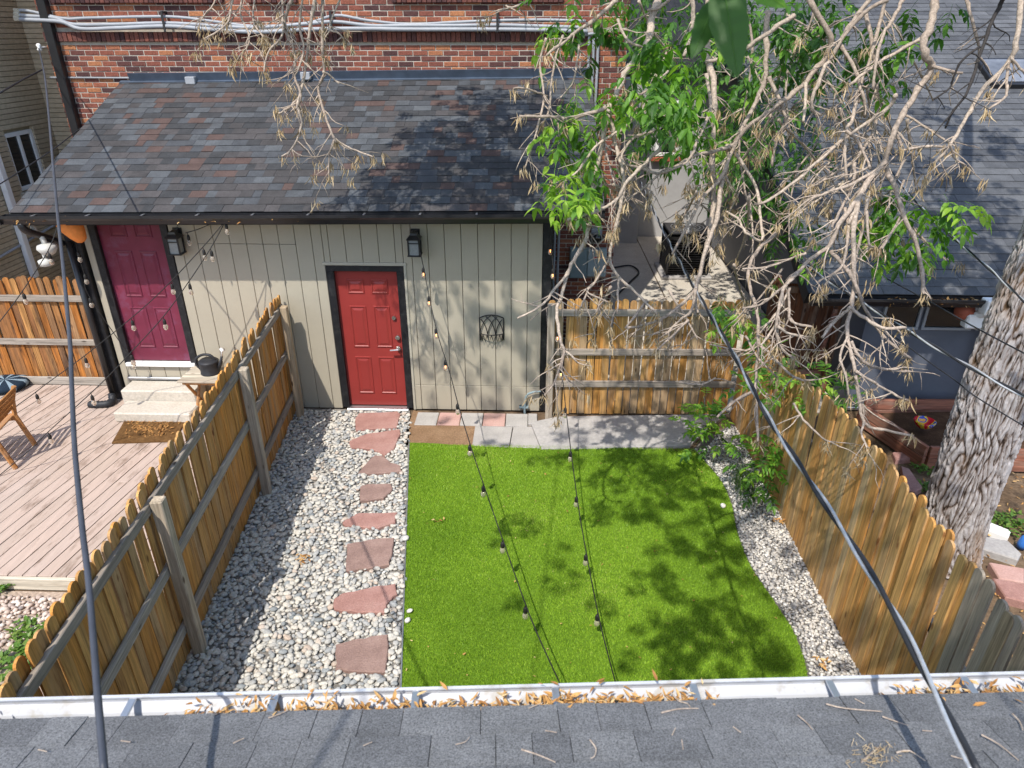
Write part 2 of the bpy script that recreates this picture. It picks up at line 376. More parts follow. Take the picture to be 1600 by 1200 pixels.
k = NT('ceramic_glaze', .25, .5); co = k.coord(); k.col(k.ramp(k.noise(co, 9, 1), [(.38, (.55, .02, .03)), (.47, (.7, .5, .04)), (.56, (.05, .08, .4)), (.65, (.7, .35, .05))], True)); m_bowl = k.m
# bark: furrowed
k = NT('ash_bark', .95, .15); at_ = k.n('ShaderNodeAttribute'); at_.attribute_name = 'furrow'
n1 = k.noise(k.coord((16, 16, 5.0)), 1.6, 8, .75, .9); n2 = k.noise(k.coord((1, 1, .5)), 1.6, 4, .6)
fz = k.math('ADD', k.math('MULTIPLY', at_.outputs['Fac'], .62), k.math('MULTIPLY', n1, .5))
cc = k.ramp(fz, [(.36, (.035, .024, .018)), (.48, (.17, .125, .10)), (.60, (.38, .34, .325)), (.9, (.54, .51, .505))])
cc = k.mix(k.ramp(n2, [(.52, grey(0)), (.66, grey(.6))]), cc, (.36, .20, .08)); k.col(cc); k.bump(n1, 1.0, .03); m_bark = k.m
# ------------------------------------------------------------------ ground
YW = 8.22                                            # front face of the shed
def sheet(name, poly, z, mat, parent=None, sub=None):
    b = MB(); b.add([(p[0], p[1], z) for p in poly], [tuple(range(len(poly)))])
    return b.build(name, mat, parent, kind='structure')
sheet('ground', [(-120, -120), (120, -120), (120, 120), (-120, 120)], -.03, m_soil)
# lines on the ground, read as x for a given y
fl_a = atz(470, 640); fl_b = atz(285, 1070)
def fence_x(y): t = (y - fl_a.y) / (fl_b.y - fl_a.y); return fl_a.x + (fl_b.x - fl_a.x) * t
ta = atz(640, 695); tb = atz(628, 1065)
def turf_l(y): t = (y - ta.y) / (tb.y - ta.y); return ta.x + (tb.x - ta.x) * t
tr_pts = [atz(*p) for p in ((1082, 700), (1101, 721), (1127, 753), (1143, 789), (1151, 830), (1172, 884), (1208, 938), (1240, 988), (1258, 1037), (1262, 1060))]
tr_pts = smoothline(tr_pts, 5)
tr_y = np.array([p.y for p in tr_pts][::-1] ); tr_x = np.array([p.x for p in tr_pts][::-1])
tr_y = np.concatenate(([1.5], tr_y)); tr_x = np.concatenate(([2.15], tr_x))
def turf_r(y): return float(np.interp(y, tr_y, tr_x))
FRX = 2.68                                           # right fence, yard face
def turf_top(x): return 7.32 + .03 * math.sin(x * 2.3) + .012 * math.sin(x * 9.1) - .02 * (x - .2)
# gravel beds and turf as sheets
ys = np.linspace(1.6, 8.2, 30)
sheet('gravel_bed', [(turf_l(y) - .012, y) for y in ys] + [(fence_x(y) - .1, y) for y in ys[::-1]], -.004, ground_mat('gravel_fines', (.20, .185, .165), (.27, .25, .225), (.34, .315, .285), 20))
ys2 = np.linspace(1.6, 7.34, 40)
xs2 = np.linspace(turf_l(7.33), turf_r(7.3), 20)
sheet('turf_sheet', [(turf_r(y), y) for y in ys2 if y < 7.3] + [(x, turf_top(x)) for x in xs2[::-1]] + [(turf_l(y), y) for y in ys2[::-1] if y < 7.3], .004, m_turfbase)
sheet('gravel_strip', [(FRX, 1.6), (FRX, 8.0), (2.2, 7.6)] + [(turf_r(y) + .005, y) for y in ys2[::-1] if y < 7.35], -.008, ground_mat('gravel_strip_fines', (.13, .12, .11), (.19, .175, .16), (.26, .24, .22), 25))
# bare soil and paving beside the shed wall
sheet('bare_soil', [(-1.62, 7.3), (-.6, 7.28), (-.6, 7.83), (-1.62, 8.2), (-1.62, 8.0)], -.004, m_sand)
pv = empty('paving', (-.8, 7.9, 0)); pv['kind'] = 'structure'
x = -1.55
for i in range(6):
    wd = .30; b = MB(); j = random.uniform(-.006, .006)
    b.cbox(x + .005, x + wd - .005, 7.80 + j, 8.13 + j, -.04, .012 + random.uniform(-.006, .006), .006); x += wd
    if i == 5: b = MB(); b.cbox(-.05, .07, 7.86, 8.14, -.04, .01, .006)
    b.build('paver', (m_paverg, m_paverp, m_paverg, m_paverp, m_paverg, m_paverg)[i], pv)
for q in ([(-.74, 7.30), (-.28, 7.28), (-.25, 7.78), (-.74, 7.79)], [(-.27, 7.28), (.11, 7.27), (.0, 7.79), (-.24, 7.78)]):
    b = MB(); b.prism(q, -.04, .006 + random.uniform(0, .006), .006); b.build('paver', m_paverg, pv)
b = MB(); b.prism([tuple(atz(*p)[:2]) for p in ((829, 661), (846, 703), (930, 702), (1010, 699), (1078, 697), (1100, 676), (1135, 648), (1000, 650), (870, 652))], -.05, .014, .008)
b.build('concrete_slab', m_conc, None, kind='structure')
# concrete yard behind the fence
pb = empty('rear_patio', (2.5, 12, 0)); pb['kind'] = 'structure'
for x0, x1, y0, y1 in ((1.0, 2.55, 8.35, 11.4), (2.56, 4.25, 8.35, 11.4), (1.0, 2.55, 11.42, 15), (2.56, 4.25, 11.42, 15), (1.0, 2.55, 15.02, 17.4), (2.56, 4.25, 15.02, 17.4)):
    b = MB(); b.cbox(x0 + .006, x1 - .006, y0, y1, -.08, -.01 + random.uniform(0, .008), .006); b.build('concrete_panel', m_conc2, pb)
# strip of edging between pebbles and turf
b = MB(); P = [(turf_l(y) - .006, y) for y in np.linspace(2.2, 7.34, 12)]
b.tube([(p[0], p[1], .012) for p in P], .008, 6); b.build('lawn_edging', m_alu, None, 'thin metal edging strip between the pebble bed and green turf', 'edging')

# turf blades: one mass nobody could count
def blades(N, xfun, y0, y1, hmin, hmax, clumps=True):
    y = rng.uniform(y0, y1, N); a = rng.uniform(0, 1, N)
    lo = np.array([xfun[0](v) for v in np.linspace(y0, y1, 200)]); hi = np.array([xfun[1](v) for v in np.linspace(y0, y1, 200)])
    g = np.linspace(y0, y1, 200); x = np.interp(y, g, lo) + a * (np.interp(y, g, hi) - np.interp(y, g, lo))
    h = rng.uniform(hmin, hmax, N); th = rng.uniform(0, 2 * np.pi, N); ln = rng.uniform(.2, .9, N) * h; wd = rng.uniform(.0025, .0045, N)
    ph = rng.uniform(0, 2 * np.pi, N)
    V = np.zeros((N, 3, 3), np.float32)
    V[:, 0, 0] = x - np.cos(ph) * wd; V[:, 0, 1] = y - np.sin(ph) * wd
    V[:, 1, 0] = x + np.cos(ph) * wd; V[:, 1, 1] = y + np.sin(ph) * wd
    V[:, 2, 0] = x + np.cos(th) * ln; V[:, 2, 1] = y + np.sin(th) * ln; V[:, 2, 2] = h
    V[:, :, 2] += .003
    return V
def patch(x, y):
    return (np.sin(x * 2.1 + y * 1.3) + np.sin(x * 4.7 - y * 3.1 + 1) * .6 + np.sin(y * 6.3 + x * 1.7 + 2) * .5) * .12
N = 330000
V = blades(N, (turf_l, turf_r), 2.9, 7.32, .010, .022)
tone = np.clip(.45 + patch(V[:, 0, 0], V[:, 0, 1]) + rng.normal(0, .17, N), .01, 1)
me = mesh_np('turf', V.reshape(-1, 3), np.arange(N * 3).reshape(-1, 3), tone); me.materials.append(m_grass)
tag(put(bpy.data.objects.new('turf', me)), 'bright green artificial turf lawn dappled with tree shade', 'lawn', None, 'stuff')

# pebbles
def icos():
    import bmesh
    bm = bmesh.new(); bmesh.ops.create_icosphere(bm, subdivisions=1, radius=1); bm.verts.ensure_lookup_table()
    v = np.array([p.co[:] for p in bm.verts]); f = np.array([[q.index for q in p.verts] for p in bm.faces]); bm.free(); return v, f
def ico2():
    import bmesh
    bm = bmesh.new(); bmesh.ops.create_icosphere(bm, subdivisions=2, radius=1); bm.verts.ensure_lookup_table()
    v = np.array([p.co[:] for p in bm.verts]); f = np.array([[q.index for q in p.verts] for p in bm.faces]); bm.free(); return v, f
IV, IF = ico2(); IV1, IF1 = icos()
def stones(pts, rmin, rmax, flat=(.5, .8), jag=.1, z0=0, lev=2, bias=1.0, tone=None):
    BV, BF = (IV, IF) if lev == 2 else (IV1, IF1)
    N = len(pts); P = np.asarray(pts); n = len(BV)
    s = rmin + (rmax - rmin) * rng.uniform(0, 1, N) ** bias
    S = np.stack([s * rng.uniform(.85, 1.35, N), s * rng.uniform(.7, 1.0, N), s * rng.uniform(*flat, N)], 1)
    W = BV[None] * (1 + jag * np.sin(BV[None] @ rng.normal(0, 2.2, (N, 3, 1)) + rng.uniform(0, 6, (N, 1, 1))))
    W = W * S[:, None, :]
    a = rng.uniform(0, 2 * np.pi, N); tx = rng.normal(0, .25, N); ca, sa = np.cos(a)[:, None], np.sin(a)[:, None]
    z = W[:, :, 2] * np.cos(tx)[:, None] + W[:, :, 0] * np.sin(tx)[:, None]; x0 = W[:, :, 0] * np.cos(tx)[:, None] - W[:, :, 2] * np.sin(tx)[:, None]; y0 = W[:, :, 1]
    V = np.stack([x0 * ca - y0 * sa + P[:, 0:1], x0 * sa + y0 * ca + P[:, 1:2], z + P[:, 2:3] + z0], 2)
    Fa = (BF[None] + (np.arange(N) * n)[:, None, None]).reshape(-1, 3)
    t = np.repeat(np.clip(rng.uniform(.02, 1, N) if tone is None else tone, .01, 1), len(BF))
    return V.reshape(-1, 3), Fa, t
def stuff_mesh(name, parts, mat, label, cat, smooth=True):
    off = 0; Vs = []; Fs = []; Ts = []
    for V, Fa, t in parts: Vs.append(V); Fs.append(Fa + off); Ts.append(t); off += len(V)
    me = mesh_np(name, np.concatenate(Vs), np.concatenate(Fs), np.concatenate(Ts), smooth); me.materials.append(mat)
    return tag(put(bpy.data.objects.new(name, me)), label, cat, None, 'stuff')
FLAGS = [[(560, 645), (622, 643), (626, 647), (620, 667), (600, 669), (555, 671), (556, 652)],
 [(546, 689), (560, 682), (575, 677), (625, 670), (626, 676), (615, 701), (602, 711), (582, 701), (547, 699)],
 [(585, 711), (600, 712), (612, 722), (626, 727), (627, 736), (587, 739), (559, 739), (570, 725)],
 [(562, 760), (575, 756), (612, 755), (613, 765), (600, 777), (580, 781), (562, 782)],
 [(534, 815), (548, 807), (560, 801), (620, 800), (617, 815), (592, 824), (565, 823), (540, 820)],
 [(542, 850), (560, 846), (585, 842), (616, 840), (612, 865), (607, 882), (575, 887), (540, 892)],
 [(522, 935), (535, 926), (560, 921), (585, 916), (619, 912), (620, 927), (605, 942), (600, 957), (560, 956), (522, 951)],
 [(525, 1007), (550, 999), (580, 994), (605, 990), (606, 1010), (604, 1047), (595, 1050), (550, 1047), (524, 1045)]]
FW_ = [[atz(*p, .035) for p in f] for f in FLAGS]
flab = ['reddish flagstone right at the threshold of the red door', 'pink kite shaped flagstone second from the red door', 'triangular pinkish flagstone third from the red door', 'small squarish flagstone fourth from the red door', 'long pale pink flagstone with a straight far edge, fifth from the door', 'large squarish brown flagstone, sixth from the red door', 'pink pointed flagstone seventh from the red door, second from the gutter', 'large squarish flagstone nearest the white gutter']
for fi, (f, lb) in enumerate(zip(FW_, flab)):
    b = MB(); Q = []
    for i in range(len(f)):
        a_, c_ = f[i], f[(i + 1) % len(f)]
        for t in (0, .33, .66):
            p = a_.lerp(c_, t); Q.append((p.x + random.uniform(-.008, .008), p.y + random.uniform(-.008, .008)))
    b.prism(Q, -.02, .035 + random.uniform(-.003, .004), .009); b.build('stepping_stone', m_flag if fi in (0, 1, 4, 6) else m_flag2, None, lb, 'stepping stone', 'red flagstones set in the pebble bed')
def inpoly(P, poly):
    x, y = P[:, 0], P[:, 1]; c = np.zeros(len(P), bool); n = len(poly)
    for i in range(n):
        x1, y1 = poly[i][0], poly[i][1]; x2, y2 = poly[(i + 1) % n][0], poly[(i + 1) % n][1]
        if y1 == y2: continue
        c ^= ((y1 > y) != (y2 > y)) & (x < (x2 - x1) * (y - y1) / (y2 - y1) + x1)
    return c
def scatter(x0, x1, y0, y1, sp, keep):
    nx = int((x1 - x0) / sp); ny = int((y1 - y0) / sp)
    gx, gy = np.meshgrid(np.arange(nx), np.arange(ny)); gx = gx + .5 * (gy % 2)
    P = np.stack([x0 + gx.ravel() * sp, y0 + gy.ravel() * sp, np.zeros(nx * ny)], 1); P[:, :2] += rng.uniform(-.42, .42, (len(P), 2)) * sp
    return P[keep(P)]
def keepL(P):
    k = np.array([fence_x(y) - .06 < x < turf_l(y) - .022 + .025 * math.sin(y * 41) ** 7 for x, y in P[:, :2]])
    for f in FW_: k &= ~inpoly(P, [(q.x, q.y) for q in f])
    return k
A1 = scatter(-3.3, -.7, 2.7, 8.2, .042, keepL); A2 = scatter(-3.3, -.7, 2.7, 8.2, .050, keepL)
A2[:, 2] = rng.uniform(.008, .024, len(A2))
def peb_tone(n): return np.clip(rng.beta(2.6, 2.0, n), .01, 1)
stuff_mesh('pebbles', [stones(A1, .016, .028, lev=1, flat=(.4, .6), tone=peb_tone(len(A1))), stones(A2, .016, .036, bias=1.4, flat=(.4, .62), tone=peb_tone(len(A2)))], m_pebble, 'grey and cream river pebbles filling the bed along the left fence', 'pebbles')
def keepR(P): return np.array([turf_r(y) + .015 < x < FRX - .005 if y < 7.32 else (x < FRX and x > 2.12 + (y - 7.3) * .75) for x, y in P[:, :2]])
B1 = scatter(2.0, 2.7, 2.9, 7.9, .026, keepR); B2 = scatter(2.0, 2.7, 2.9, 7.9, .034, keepR); B2[:, 2] = rng.uniform(.004, .014, len(B2))
stuff_mesh('stone_chips', [stones(B1, .010, .018, jag=.2, lev=1), stones(B2, .010, .024, jag=.25, lev=1, bias=1.6)], m_chip, 'pale stone chips in the curved strip between turf and right fence', 'stone chips', False)
# strays on the turf edge
for px, py, lb in ((634, 841, 'white pebble lying on the turf edge beside the sixth flagstone'), (640, 954, 'white pebble lying on the turf edge, upper one of two near the gutter'), (637, 969, 'white pebble lying on the turf edge, lower one of two near the gutter'), (1130, 790, 'white pebble lying on the turf near the right hand stone strip')):
    p = atz(px, py, .03); V, Fa, t = stones([(0, 0, 0)], .03, .034); me = mesh_np('pebble', V, Fa, np.full(len(Fa), .98), True); me.materials.append(m_pebble)
    tag(put(bpy.data.objects.new('pebble', me), None, T(p)), lb, 'pebble', 'stray white pebbles on the turf')

# ------------------------------------------------------------------ the shed
XL, XR = -5.74, .12; ZT = 2.74
shed = empty('shed', (-2.8, 9.4, 0), 'beige shed with red and maroon doors under a mottled shingle roof', 'shed')
b = MB(); b.box(XL + .02, XR - .02, YW + .11, 10.6, -.05, ZT); b.box(XL + .02, XR - .02, 9.0, 10.6, ZT - .1, 3.1); b.build('wall_core', m_siding, shed)
RD = (-2.50, -1.70, .02, 1.95); PD = (-5.38, -4.56, .655, 2.66)         # red door, maroon door: x0 x1 z0 z1
def siding(x0, x1, z0, z1):
    b = MB(); b.cbox(x0 + .003, x1 - .003, YW, YW + .108, z0, z1, .004); b.build('siding_board', m_siding, shed)
x = XL + .18; edges = [x]
while x < XR - .02: x = min(x + .203, XR - .02); edges.append(x)
for x0, x1 in zip(edges[:-1], edges[1:]):
    def cut(d): return x1 > d[0] - .09 and x0 < d[1] + .09
    segs = []
    if cut(PD):
        segs = [(x0, min(x1, PD[0] - .09), 0, ZT) if x0 < PD[0] - .09 else None, (max(x0, PD[1] + .09), x1, 0, ZT) if x1 > PD[1] + .09 else None, (max(x0, PD[0] - .09), min(x1, PD[1] + .09), .05, PD[2] - .05)]
    elif cut(RD):
        segs = [(max(x0, RD[0] - .09), min(x1, RD[1] + .09), RD[3] + .09, ZT), (x0, min(x1, RD[0] - .09), 0, ZT) if x0 < RD[0] - .09 else None]
        if x1 > RD[1] + .09: segs += [(max(x0, RD[1] + .09), x1, 0, .37), (max(x0, RD[1] + .09), x1, .374, ZT)]
    elif x0 > RD[1]: segs = [(x0, x1, 0.005, .37), (x0, x1, .374, ZT)]
    elif -4.25 < x0 < -3.0: segs = [(x0, x1, 0, 2.28), (x0, x1, 2.284, ZT)]
    else: segs = [(x0, x1, 0, ZT)]
    for s in segs:
        if s and s[1] - s[0] > .01: siding(*s)
def door(d, mat, nm, rows, hinge_left=True, recess=.05):
    x0, x1, z0, z1 = d
    b = MB(); b.cbox(x0, x1, YW + recess, YW + recess + .045, z0 + .01, z1, .003)
    o = b.build('door', mat, shed, nm)
    W = x1 - x0; pw = W * .27
    for (za, zb) in rows:
        for cx in (x0 + W * .31, x0 + W * .69):
            b = MB(); yf = YW + recess; xa, xb = cx - pw / 2, cx + pw / 2
            def ringv(i, y): return [(xa + i, y, za + i), (xb - i, y, za + i), (xb - i, y, zb - i), (xa + i, y, zb - i)]
            rs = [ringv(0, yf + .001), ringv(.004, yf - .009), ringv(.016, yf - .011), ringv(.024, yf - .003), ringv(.034, yf - .002), ringv(.062, yf - .011)]
            vs = [q for r_ in rs for q in r_]; fs = []
            for i in range(len(rs) - 1):
                for j in range(4): fs.append((i * 4 + j, i * 4 + (j + 1) % 4, (i + 1) * 4 + (j + 1) % 4, (i + 1) * 4 + j))
            k_ = (len(rs) - 1) * 4; fs.append((k_, k_ + 1, k_ + 2, k_ + 3)); b.add(vs, fs); b.build('door_panel', mat, o)
    return o
H_ = RD[3] - RD[2]
def rows(z0, h): return [(z0 + h * .10, z0 + h * .385), (z0 + h * .455, z0 + h * .755), (z0 + h * .84, z0 + h * .94)]
dr = door(RD, m_red, 'red six panel door with silver lock and lever', rows(RD[2], H_))
dp = door(PD, m_purple, 'maroon six panel door above concrete steps', rows(PD[2], PD[3] - PD[2]), recess=.045)
# hardware
for zc, kind_ in ((1.32, 'keypad'), (1.05, 'deadbolt'), (.90, 'handle')):
    b = MB(); px_ = RD[1] - .065
    if kind_ == 'keypad':
        b.tube([(px_ - .03, YW + .045, zc), (px_ - .03, YW + .025, zc)], .027, 14); b.build('keypad_lock', m_chrome, dr)
    elif kind_ == 'deadbolt':
        b.tube([(px_, YW + .045, zc), (px_, YW + .015, zc)], .03, 14); b.tube([(px_, YW + .015, zc), (px_, YW + .005, zc)], .018, 12); b.build('deadbolt', m_chrome, dr)
    else:
        b.tube([(px_, YW + .045, zc), (px_, YW + .01, zc)], .03, 14); b.tube([(px_, YW + .01, zc), (px_, YW - .03, zc)], .012, 8); b.tube([(px_ + .01, YW - .03, zc), (px_ - .05, YW - .034, zc - .004), (px_ - .1, YW - .03, zc - .01)], .011, 8); b.build('handle', m_chrome, dr)
b = MB(); b.cbox(RD[0] - .02, RD[1] + .02, YW - .06, YW + .05, -.02, .022, .006); b.build('threshold', m_alu, dr)
b = MB(); b.cbox(PD[0] - .06, PD[1] + .06, YW - .05, YW + .044, PD[2] - .045, PD[2] + .004, .006); b.build('threshold', m_white, dp)
for d, nm in ((RD, 'red'), (PD, 'maroon')):
    b = MB(); b.cbox(d[0] - .085, d[0] + .006, YW - .012, YW + .044, d[2] - (.0 if nm == 'red' else .05), d[3] + .0, .004)
    b.cbox(d[1] - .006, d[1] + .085, YW - .012, YW + .044, d[2] - (.0 if nm == 'red' else .05), d[3] + .0, .004)
    b.cbox(d[0] - .085, d[1] + .085, YW - .013, YW + .043, d[3] + .0005, d[3] + .075, .004); b.build('door_frame', m_black, shed)
b = MB(); b.cbox(RD[0] - .125, RD[1] + .125, YW - .018, YW - .0005, RD[3] + .076, RD[3] + .115, .004); b.cbox(RD[1] + .087, RD[1] + .118, YW - .016, YW - .0005, 0, RD[3] + .075, .004); b.build('door_trim', m_trim, shed)
b = MB(); b.cbox(XL - .02, XL + .165, YW - .06, YW + .10, .1, ZT, .006); b.build('corner_board', m_black, shed, 'black corner board with chipped paint')
b = MB(); b.cbox(XR - .02, XR + .10, YW + .005, YW + .14, 0, ZT, .006); b.build('corner_board', m_black, shed)
b = MB(); b.box(XL, XR, YW + .14, YW + .2, 2.2, 2.25); 
# skirt flashing under the maroon door
b = MB(); b.cbox(PD[0] - .1, PD[1] + .12, YW - .03, YW - .001, .405, .44, .004); b.build('skirt_strip', m_alu, shed)
# roof in its own frame: u along the eave, v up the slope
E0 = Vector((-6.03, 7.76, 2.745)); E1 = Vector((.78, 7.76, 2.823)); RG = Vector((-6.03, 10.74, 3.945))
ru = (E1 - E0).normalized(); rv = (RG - E0); rv = (rv - ru * rv.dot(ru)).normalized(); rn = ru.cross(rv)
RLEN = (E1 - E0).length; SLEN = (RG - E0).length
RF = Matrix((( ru.x, rv.x, rn.x, E0.x), (ru.y, rv.y, rn.y, E0.y), (ru.z, rv.z, rn.z, E0.z), (0, 0, 0, 1)))
b = MB(); b.box(0, RLEN, .01, SLEN, -.1, -.003, RF); roof = b.build('roof', m_black, shed, 'mottled slate, grey and rust shingle roof')
def shingle_mesh(name, mat, e=.143, th=1.0):
    L = e * 1.13
    b = MB(); b.add([(0, 0, .006 * th), (1, 0, .006 * th), (1, L, -.001), (0, L, -.001), (0, 0, .0135 * th), (1, 0, .0135 * th), (1, L, .0038), (0, L, .0038)], [(3, 2, 1, 0), (4, 5, 6, 7), (0, 1, 5, 4), (1, 2, 6, 5), (2, 3, 7, 6), (3, 0, 4, 7)])
    me = b.mesh(name); me.materials.append(mat); return me
def shingle_field(parent, frame, length, slope, e, widths, mat, score, limit=300, clip=None, th=1.0, base='shingle'):
    me = shingle_mesh('shingle', mat, e, th); L = []
    n = int(slope / e) + 1
    for i in range(n):
        u = -random.uniform(0, .2)
        while u < length:
            wd = random.choice(widths) * random.uniform(.9, 1.1); a, c = max(u, 0), min(u + wd, length); u += wd
            if c - a < .03 or (clip and not clip((a + c) / 2, i * e)): continue
            v = min(i * e, slope - e * .3); lift = random.choice((0, 0, .002, .0035))
            L.append((frame @ T((a + .0012, v, lift)) @ SC(c - a - .0024, 1, 1), frame @ Vector(((a + c) / 2, v + e / 2, 0))))
    L.sort(key=lambda q: score(q[1]))
    for m, p in L[:limit]: inst(base, me, parent, m)
    if len(L) > limit:
        b = MB(); src = [tuple(v.co) for v in me.vertices]; fs = [tuple(f.vertices) for f in me.polygons]
        for m, p in L[limit:]:
            b.tone = random.uniform(.01, 1); b.add([m @ Vector(v) for v in src], fs)
        b.build('shingles', mat, parent, kind='stuff')
shingle_field(roof, RF, RLEN, SLEN, .143, (.11, .15, .18, .22, .26), m_shed_sh, lambda p: p.y, th=.8)
b = MB(); b.box(0, RLEN - .0, SLEN - .04, SLEN + .02, .006, .02, RF); b.box(.15, RLEN - .05, SLEN - .001, SLEN + .012, .02, .13, RF); b.build('flashing', m_flash, roof)
# eave gutter
gy = 7.775
def kgutter(y, z, w_=.125, h=.105):
    """k-style gutter cross-section, back at y, front towards -y"""
    o = [(y, z), (y, z - h), (y - w_ * .62, z - h), (y - w_ * .8, z - h * .55), (y - w_, z - h * .3), (y - w_, z), (y - w_ + .012, z)]
    i = [(y - w_ + .012, z - .006), (y - w_ + .004, z - .006), (y - w_ + .004, z - h * .28), (y - w_ * .78, z - h * .52), (y - w_ * .6, z - h + .004), (y - .004, z - h + .004), (y - .004, z)]
    return o + i
tilt = T((E0.x, 0, 0)) @ Matrix.Rotation(-math.atan2(E1.z - E0.z, E1.x - E0.x), 4, 'Y') @ T((-E0.x, 0, 0))
b = MB(); b.extrude_x(kgutter(gy - .005, 2.735), E0.x - .03, E1.x + .02, tilt)
for xx in (E0.x - .029, E1.x + .015): b.box(xx, xx + .004, gy - .128, gy - .007, 2.635, 2.732, tilt)
gut = b.build('gutter', m_blackmetal, shed, 'black eave gutter')
b = MB(); b.box(E0.x + .02, E1.x - .02, gy + .0, gy + .03, 2.6, 2.73, tilt); b.build('fascia', m_black, shed)
b = MB(); b.box(E0.x + .02, E1.x - .02, gy + .032, YW - .002, 2.655, 2.675, tilt); b.build('soffit', m_trim, shed)
for i in range(11):
    xx = E0.x + .32 + i * .635; b = MB(); b.cbox(xx, xx + .022, gy - .122, gy - .006, 2.722, 2.7315, .002, tilt); b.build('hanger', m_alu, gut)
b = MB(); b.tube(smoothline([(-5.9, 7.72, 2.64), (-5.88, 7.74, 2.55), (-5.78, 7.95, 2.40), (-5.75, 8.1, 2.3)], 5), .042, 10); b.build('downspout', m_blackmetal, shed, 'black downspout elbow at left end of the gutter', smooth=True)
b = MB(); b.tube([(-5.68, 8.11, 2.32), (-5.68, 8.10, .18)], .04, 10); b.build('downspout', m_blackmetal, shed, smooth=True)
m_mulch2 = ground_mat('gutter_sediment', (.14, .09, .05), (.24, .16, .09), (.34, .25, .16), 9)
# ------------------------------------------------------------------ brick building behind the shed
YB = 10.78; BX0, BX1 = -7.02, 1.26
bb = empty('brick_building', (-2.9, 13, 0), 'red brick building rising behind the shed roof', 'building')
b = MB(); b.box(BX0 + .01, BX1 - .01, YB + .007, 18, -.1, 7.5); b.build('mortar_wall', m_mortar, bb)
brick_me = None
def brick_mesh(l, d, h, nm='brick'):
    b = MB(); b.cbox(0, l, 0, d, 0, h, .005); me = b.mesh(nm); me.materials.append(m_brick); return me
bm_str = brick_mesh(.204, .05, .060); bm_hdr = brick_mesh(.062, .09, .125)
Lb = []
z = 0.0; row = 0
while z < 5.35:
    band = 4.47 < z + .03 < 4.62
    x = BX0 - (.11 if row % 2 else 0)
    while x < BX1:
        a, c = max(x, BX0), min(x + .204, BX1); x += .215
        if c - a < .03: continue
        vis = z > 3.86 or (a < -6.0 and z > 1.9) or (a > .1)
        if vis and not band: Lb.append((Matrix.Translation((a, YB + random.uniform(-.003, .003), z)) @ SC((c - a) / .204, 1, 1), z, a))
    z += .0705; row += 1
Lb.sort(key=lambda q: (not (3.95 < q[1] < 4.47), not (4.6 < q[1] < 4.95), q[2] > .3, q[1]))
for m, _, _ in Lb[:270]: inst('brick', bm_str, bb, m)
bt = MB(); src = [Vector(v.co) for v in bm_str.vertices]; fs = [tuple(f.vertices) for f in bm_str.polygons]
for m, _, _ in Lb[270:]:
    bt.tone = random.uniform(.01, 1); bt.add([m @ v for v in src], fs)
# left return of the wall (side of the building) as joined courses
z = 1.9; row = 0
while z < 5.3:
    y = YB + .06 + (.1 if row % 2 else 0)
    while y < 13: bt.tone = random.uniform(.01, 1); bt.cbox(BX0 - .001, BX0 + .05, y, y + .204, z, z + .06, .005); y += .215
    z += .0705; row += 1
z = 0; row = 0
while z < 5.3:
    y = YB + .06 + (.1 if row % 2 else 0)
    while y < 17.8: bt.tone = random.uniform(.01, 1); bt.cbox(BX1 - .05, BX1 + .001, y, y + .204, z, z + .06, .005); y += .215
    z += .0705; row += 1
bt.build('brickwork', m_brick, bb, kind='stuff')
src = [Vector(v.co) for v in bm_hdr.vertices]; fs = [tuple(f.vertices) for f in bm_hdr.polygons]
bt = MB(); x = BX0 + .02; 
while x < BX1 - .05:
    bt.tone = random.uniform(.01, .45); mm = T((x, YB - .045 + random.uniform(-.004, .004), 4.475)); bt.add([mm @ v for v in src], fs); x += .069  # dark tones only: shade on the projecting band painted into the bricks
bt.build('header_band', m_brick, bb, 'projecting band of upright bricks toned dark for shade', kind='stuff')
for xa, xb in ((-6.75, -4.35), (-4.0, -3.35), (-2.0, .3)):
    s = MB(); x = xa
    while x < xb: s.tone = random.uniform(.01, .3); s.cbox(x, x + .062, YB - .06, YB + .04, 4.955, 5.06, .005); x += .069
    s.build('window_sill', m_brick, bb, 'dark brick window sill at the top edge')
# conduits along the wall
def conduit(pts, r, nm='conduit', mat=m_pvc, n=10): b = MB(); b.tube(smoothline(pts, 5), r, n); return b.build(nm, mat, bb, smooth=True)
CP = [[(25, 17), (45, 17), (100, 29), (140, 28), (262, 26), (330, 33), (400, 41), (480, 36), (525, 24), (575, 32), (640, 38), (705, 35), (777, 32), (850, 31), (915, 33)],
      [(25, 23), (45, 25), (85, 28), (115, 38), (180, 38), (262, 36), (330, 40), (400, 43), (480, 37), (525, 34), (580, 40), (640, 40), (705, 40), (777, 39), (850, 41), (915, 43)],
      [(27, 30), (45, 31), (95, 34), (125, 45), (180, 44), (262, 41), (330, 46), (400, 50), (480, 46), (525, 45), (580, 45), (640, 46), (777, 46), (850, 47), (918, 49)]]
for i, c in enumerate(CP):
    conduit([aty(x, y, YB - .07 - .02 * i) for x, y in c], .019 + .004 * i)
b = MB()
for i in range(3): p = aty(28, 17 + 6 * i, YB - .07 - .02 * i); b.cbox(p.x - .05, p.x + .03, p.y - .03, p.y + .03, p.z - .03, p.z + .03, .006)
b.build('conduit_fitting', m_trim, bb)
for px in (262, 521, 778):
    p = aty(px, 34, YB); b = MB(); b.cbox(p.x - .016, p.x + .016, YB - .14, YB - .128, p.z - .13, p.z + .13, .003); b.cbox(p.x - .016, p.x + .016, YB - .127, YB, p.z + .1, p.z + .13, .003); b.build('conduit_strap', m_blackmetal, bb)
